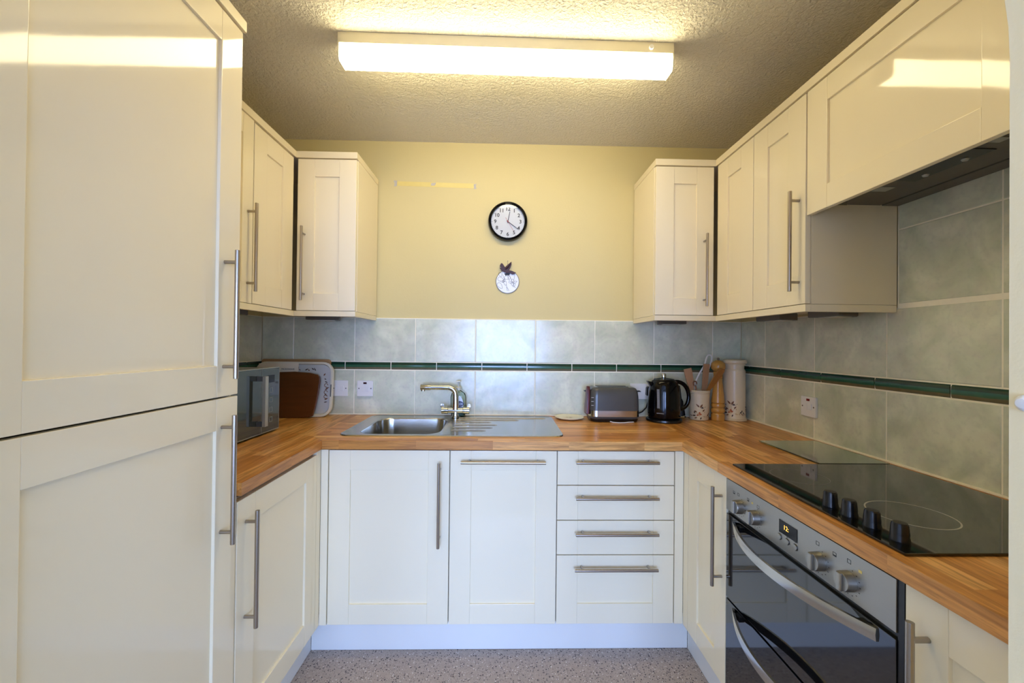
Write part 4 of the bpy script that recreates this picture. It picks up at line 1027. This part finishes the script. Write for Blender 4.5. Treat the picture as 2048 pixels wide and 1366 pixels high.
m.prism(rrect(.1945, .1995, .105, .170, .0024, 3), -.0142, -.0150, 'xz').build('grip_slot', parent=tr)
m = MB().xf(X2)
def tl(x, z, ln, w, ang, key):
    a = math.radians(ang); P_ = []
    for lu, lv in ((0, 0), (.3, .5), (.6, .45), (1, 0), (.6, -.45), (.3, -.5)):
        du, dv = lu*ln, lv*w; P_.append((x+du*math.cos(a)-dv*math.sin(a), z+du*math.sin(a)+dv*math.cos(a)))
    m.use(key).prism(P_, -.0008, -.0012, 'xz')
rr_ = random.Random(3)
for x, z in ((-.035, .2415), (-.02, .246), (-.005, .243), (.012, .246), (.028, .243), (.05, .243), (.075, .240), (.098, .246), (.108, .240), (.150, .215), (.155, .200), (.158, .185), (.163, .150), (.160, .140), (.160, .088), (.158, .075), (.160, .118)):
    tl(x, z, rr_.uniform(.012, .024), rr_.uniform(.004, .007), rr_.uniform(20, 160) if x < .12 else rr_.uniform(-60, 70), rr_.choice(['leafbrown', 'leafbrown', 'leafdark']))
for z in (.165, .128, .105):
    m.use('leafbrown').tube([(.166+.009*math.cos(a), -.001, z+.009*math.sin(a)) for a in [2*PI*k/10 for k in range(9)]], .0016, 6)
m.build('floral_print', parent=tr, smooth=False)
# sheet of paper tucked in front of the tray
X3 = lean(-1.083, -.0960, math.radians(5.6))
pp_ = thing('paper_leaflet', 'folded paper leaflet headed microwave, tucked between tray and brown board', 'leaflet', (-1.14, -.085, ZT))
MB().use('paper').xf(X3).prism([(-.172, .010), (.036, .010), (.037, .281), (-.171, .279)], -.0006, .0006, 'xz').build('sheet', parent=pp_, smooth=False)
m = MB().use('ink').xf(X3); m.text('MICROWAVE', .0115, Matrix.Translation((-.018, -.0010, .250)) @ RX, .0002); m.build('heading', parent=pp_, smooth=False)
X4_ = lean(-1.083, -.1195, math.radians(5.8))
bo2 = [(-.155, .012), (-.06, .001), (.05, 0), (.120, .006), (.135, .010), (.146, .05), (.158, .13), (.163, .19), (.160, .212), (.150, .224), (.11, .233), (.03, .239), (-.05, .236), (-.12, .228), (-.165, .214), (-.172, .13)]
m = MB().use('boardbrown').xf(X4_).prism(bo2, -.004, .012, 'xz', bev=.003)
tag(m.build('wooden_chopping_board'), 'dark brown barrel-shaped wooden board at the front of the stack beside the microwave', 'chopping board')

# microwave ------------------------------------------------------------------------------
mw = thing('microwave_oven', 'silver and mirror-glass microwave oven on the left worktop', 'microwave', (-1.12, -.62, ZT))
ang = math.radians(-1.5)
def mwm(): return Matrix.Translation((-.966, -.408, ZT)) @ Matrix.Rotation(ang, 4, 'Z')
# local: front face at x=0 facing +x, runs toward -y
MWZ = .013; MWH = .279; MWW = .455
W4 = mwm()
MB().use('mwbody').xf(W4).box(-.285, -.020, -MWW, 0, MWZ, MWH, .004).build('casing', parent=mw)
for y in (-.05, -MWW+.05):
    for x in (-.25, -.05): MB().use('black').xf(W4).cyl((x, y, .0008), (x, y, MWZ), .012, seg=14).build('foot', parent=mw)
dW = MB().use('mwface').xf(W4).box(-.0195, 0, -MWW, -.1265, MWZ-.001, MWH, .0015).build('door', parent=mw)
cp = MB().use('mwface').xf(W4).box(-.0195, 0, -.125, 0, MWZ-.001, MWH, .0015).build('control_panel', parent=mw)
m = MB().use('silverpaint').xf(W4)
m.box(-.019, .0008, -MWW, 0, MWH+.0002, MWH+.0030).box(-.019, .0006, -.1262, -.1252, MWZ, MWH).box(-.001, .0010, -MWW, 0, MWZ-.004, MWZ-.0012).box(-.001, .0008, .0001, .0014, MWZ, MWH)
m.build('trim', parent=mw)
m = MB().use('silverpaint').xf(W4).box(.026, .039, -.164, -.143, .046, .252, .0012); hm = m.build('handle', parent=dW)
for z0, z1 in ((.046, .066), (.231, .251)): MB().use('greyposts').xf(W4).box(.0005, .0258, -.162, -.144, z0, z1, .0008).build('handle_post', parent=dW)
for z in (.185, .143, .101, .059): 
    m = MB().use('silverpaint').xf(W4)
    for bx_ in ((-.070, -.050, z+.009, z+.0103), (-.070, -.050, z-.0103, z-.009), (-.070, -.0687, z-.009, z+.009), (-.0513, -.050, z-.009, z+.009)): m.box(.0001, .0012, *bx_)
    m.build('button', parent=cp)
MB().use('blackgloss').xf(W4).box(.0001, .0006, -.085, -.035, .218, .250).build('display', parent=cp)

# ------------------------------------------------------------------ light, world, camera
sc = bpy.context.scene
w = bpy.data.worlds.new('daylight'); sc.world = w; w.use_nodes = True
bg = w.node_tree.nodes['Background']; sky = w.node_tree.nodes.new('ShaderNodeTexSky'); sky.sky_type = 'NISHITA'
sky.sun_elevation = math.radians(35); sky.sun_rotation = math.radians(20); sky.sun_disc = False
w.node_tree.links.new(sky.outputs[0], bg.inputs[0]); bg.inputs[1].default_value = .35
def area(name, loc, rot, sx, sy, power, col):
    la = bpy.data.lights.new(name, 'AREA'); la.shape = 'RECTANGLE'; la.size = sx; la.size_y = sy; la.energy = power; la.color = col
    o = bpy.data.objects.new(name, la); o.location = loc; o.rotation_euler = rot; COL.objects.link(o); return o
for (x0, x1, z0, z1), pw in zip(WINS, (60, 185, 55)):  # first source is fill light behind the added left window
    area('window_daylight', ((x0+x1)/2, -6.12, (z0+z1)/2), (PI/2, 0, 0), x1-x0, z1-z0, pw, (.31, .475, 1.0))

cam = bpy.data.cameras.new('camera'); co = bpy.data.objects.new('camera', cam); COL.objects.link(co); sc.camera = co
cam.sensor_fit = 'HORIZONTAL'; cam.sensor_width = 36; cam.lens = 819.94*36/2048; cam.clip_start = .02
r_, u_, f_ = (.99967903, -.02291114, .01081281), (-.01096643, -.00658998, .99991815), (.02283801, .99971579, .00683912)
co.matrix_world = Matrix(((r_[0], u_[0], -f_[0], .0325), (r_[1], u_[1], -f_[1], -2.2677), (r_[2], u_[2], -f_[2], 1.2916), (0, 0, 0, 1)))
sc.view_settings.view_transform = 'Standard'; sc.view_settings.look = 'None'; sc.view_settings.gamma = 1; sc.view_settings.exposure = 0.42
sc.view_settings.use_curve_mapping = False
sc.cycles.use_denoising = True; sc.cycles.max_bounces = 10; sc.cycles.diffuse_bounces = 5; sc.cycles.glossy_bounces = 5; sc.cycles.transparent_max_bounces = 12
sc.cycles.caustics_reflective = False; sc.cycles.caustics_refractive = False; sc.cycles.sample_clamp_indirect = 6
for o in bpy.data.objects:
    if '_w' in o: del o['_w']
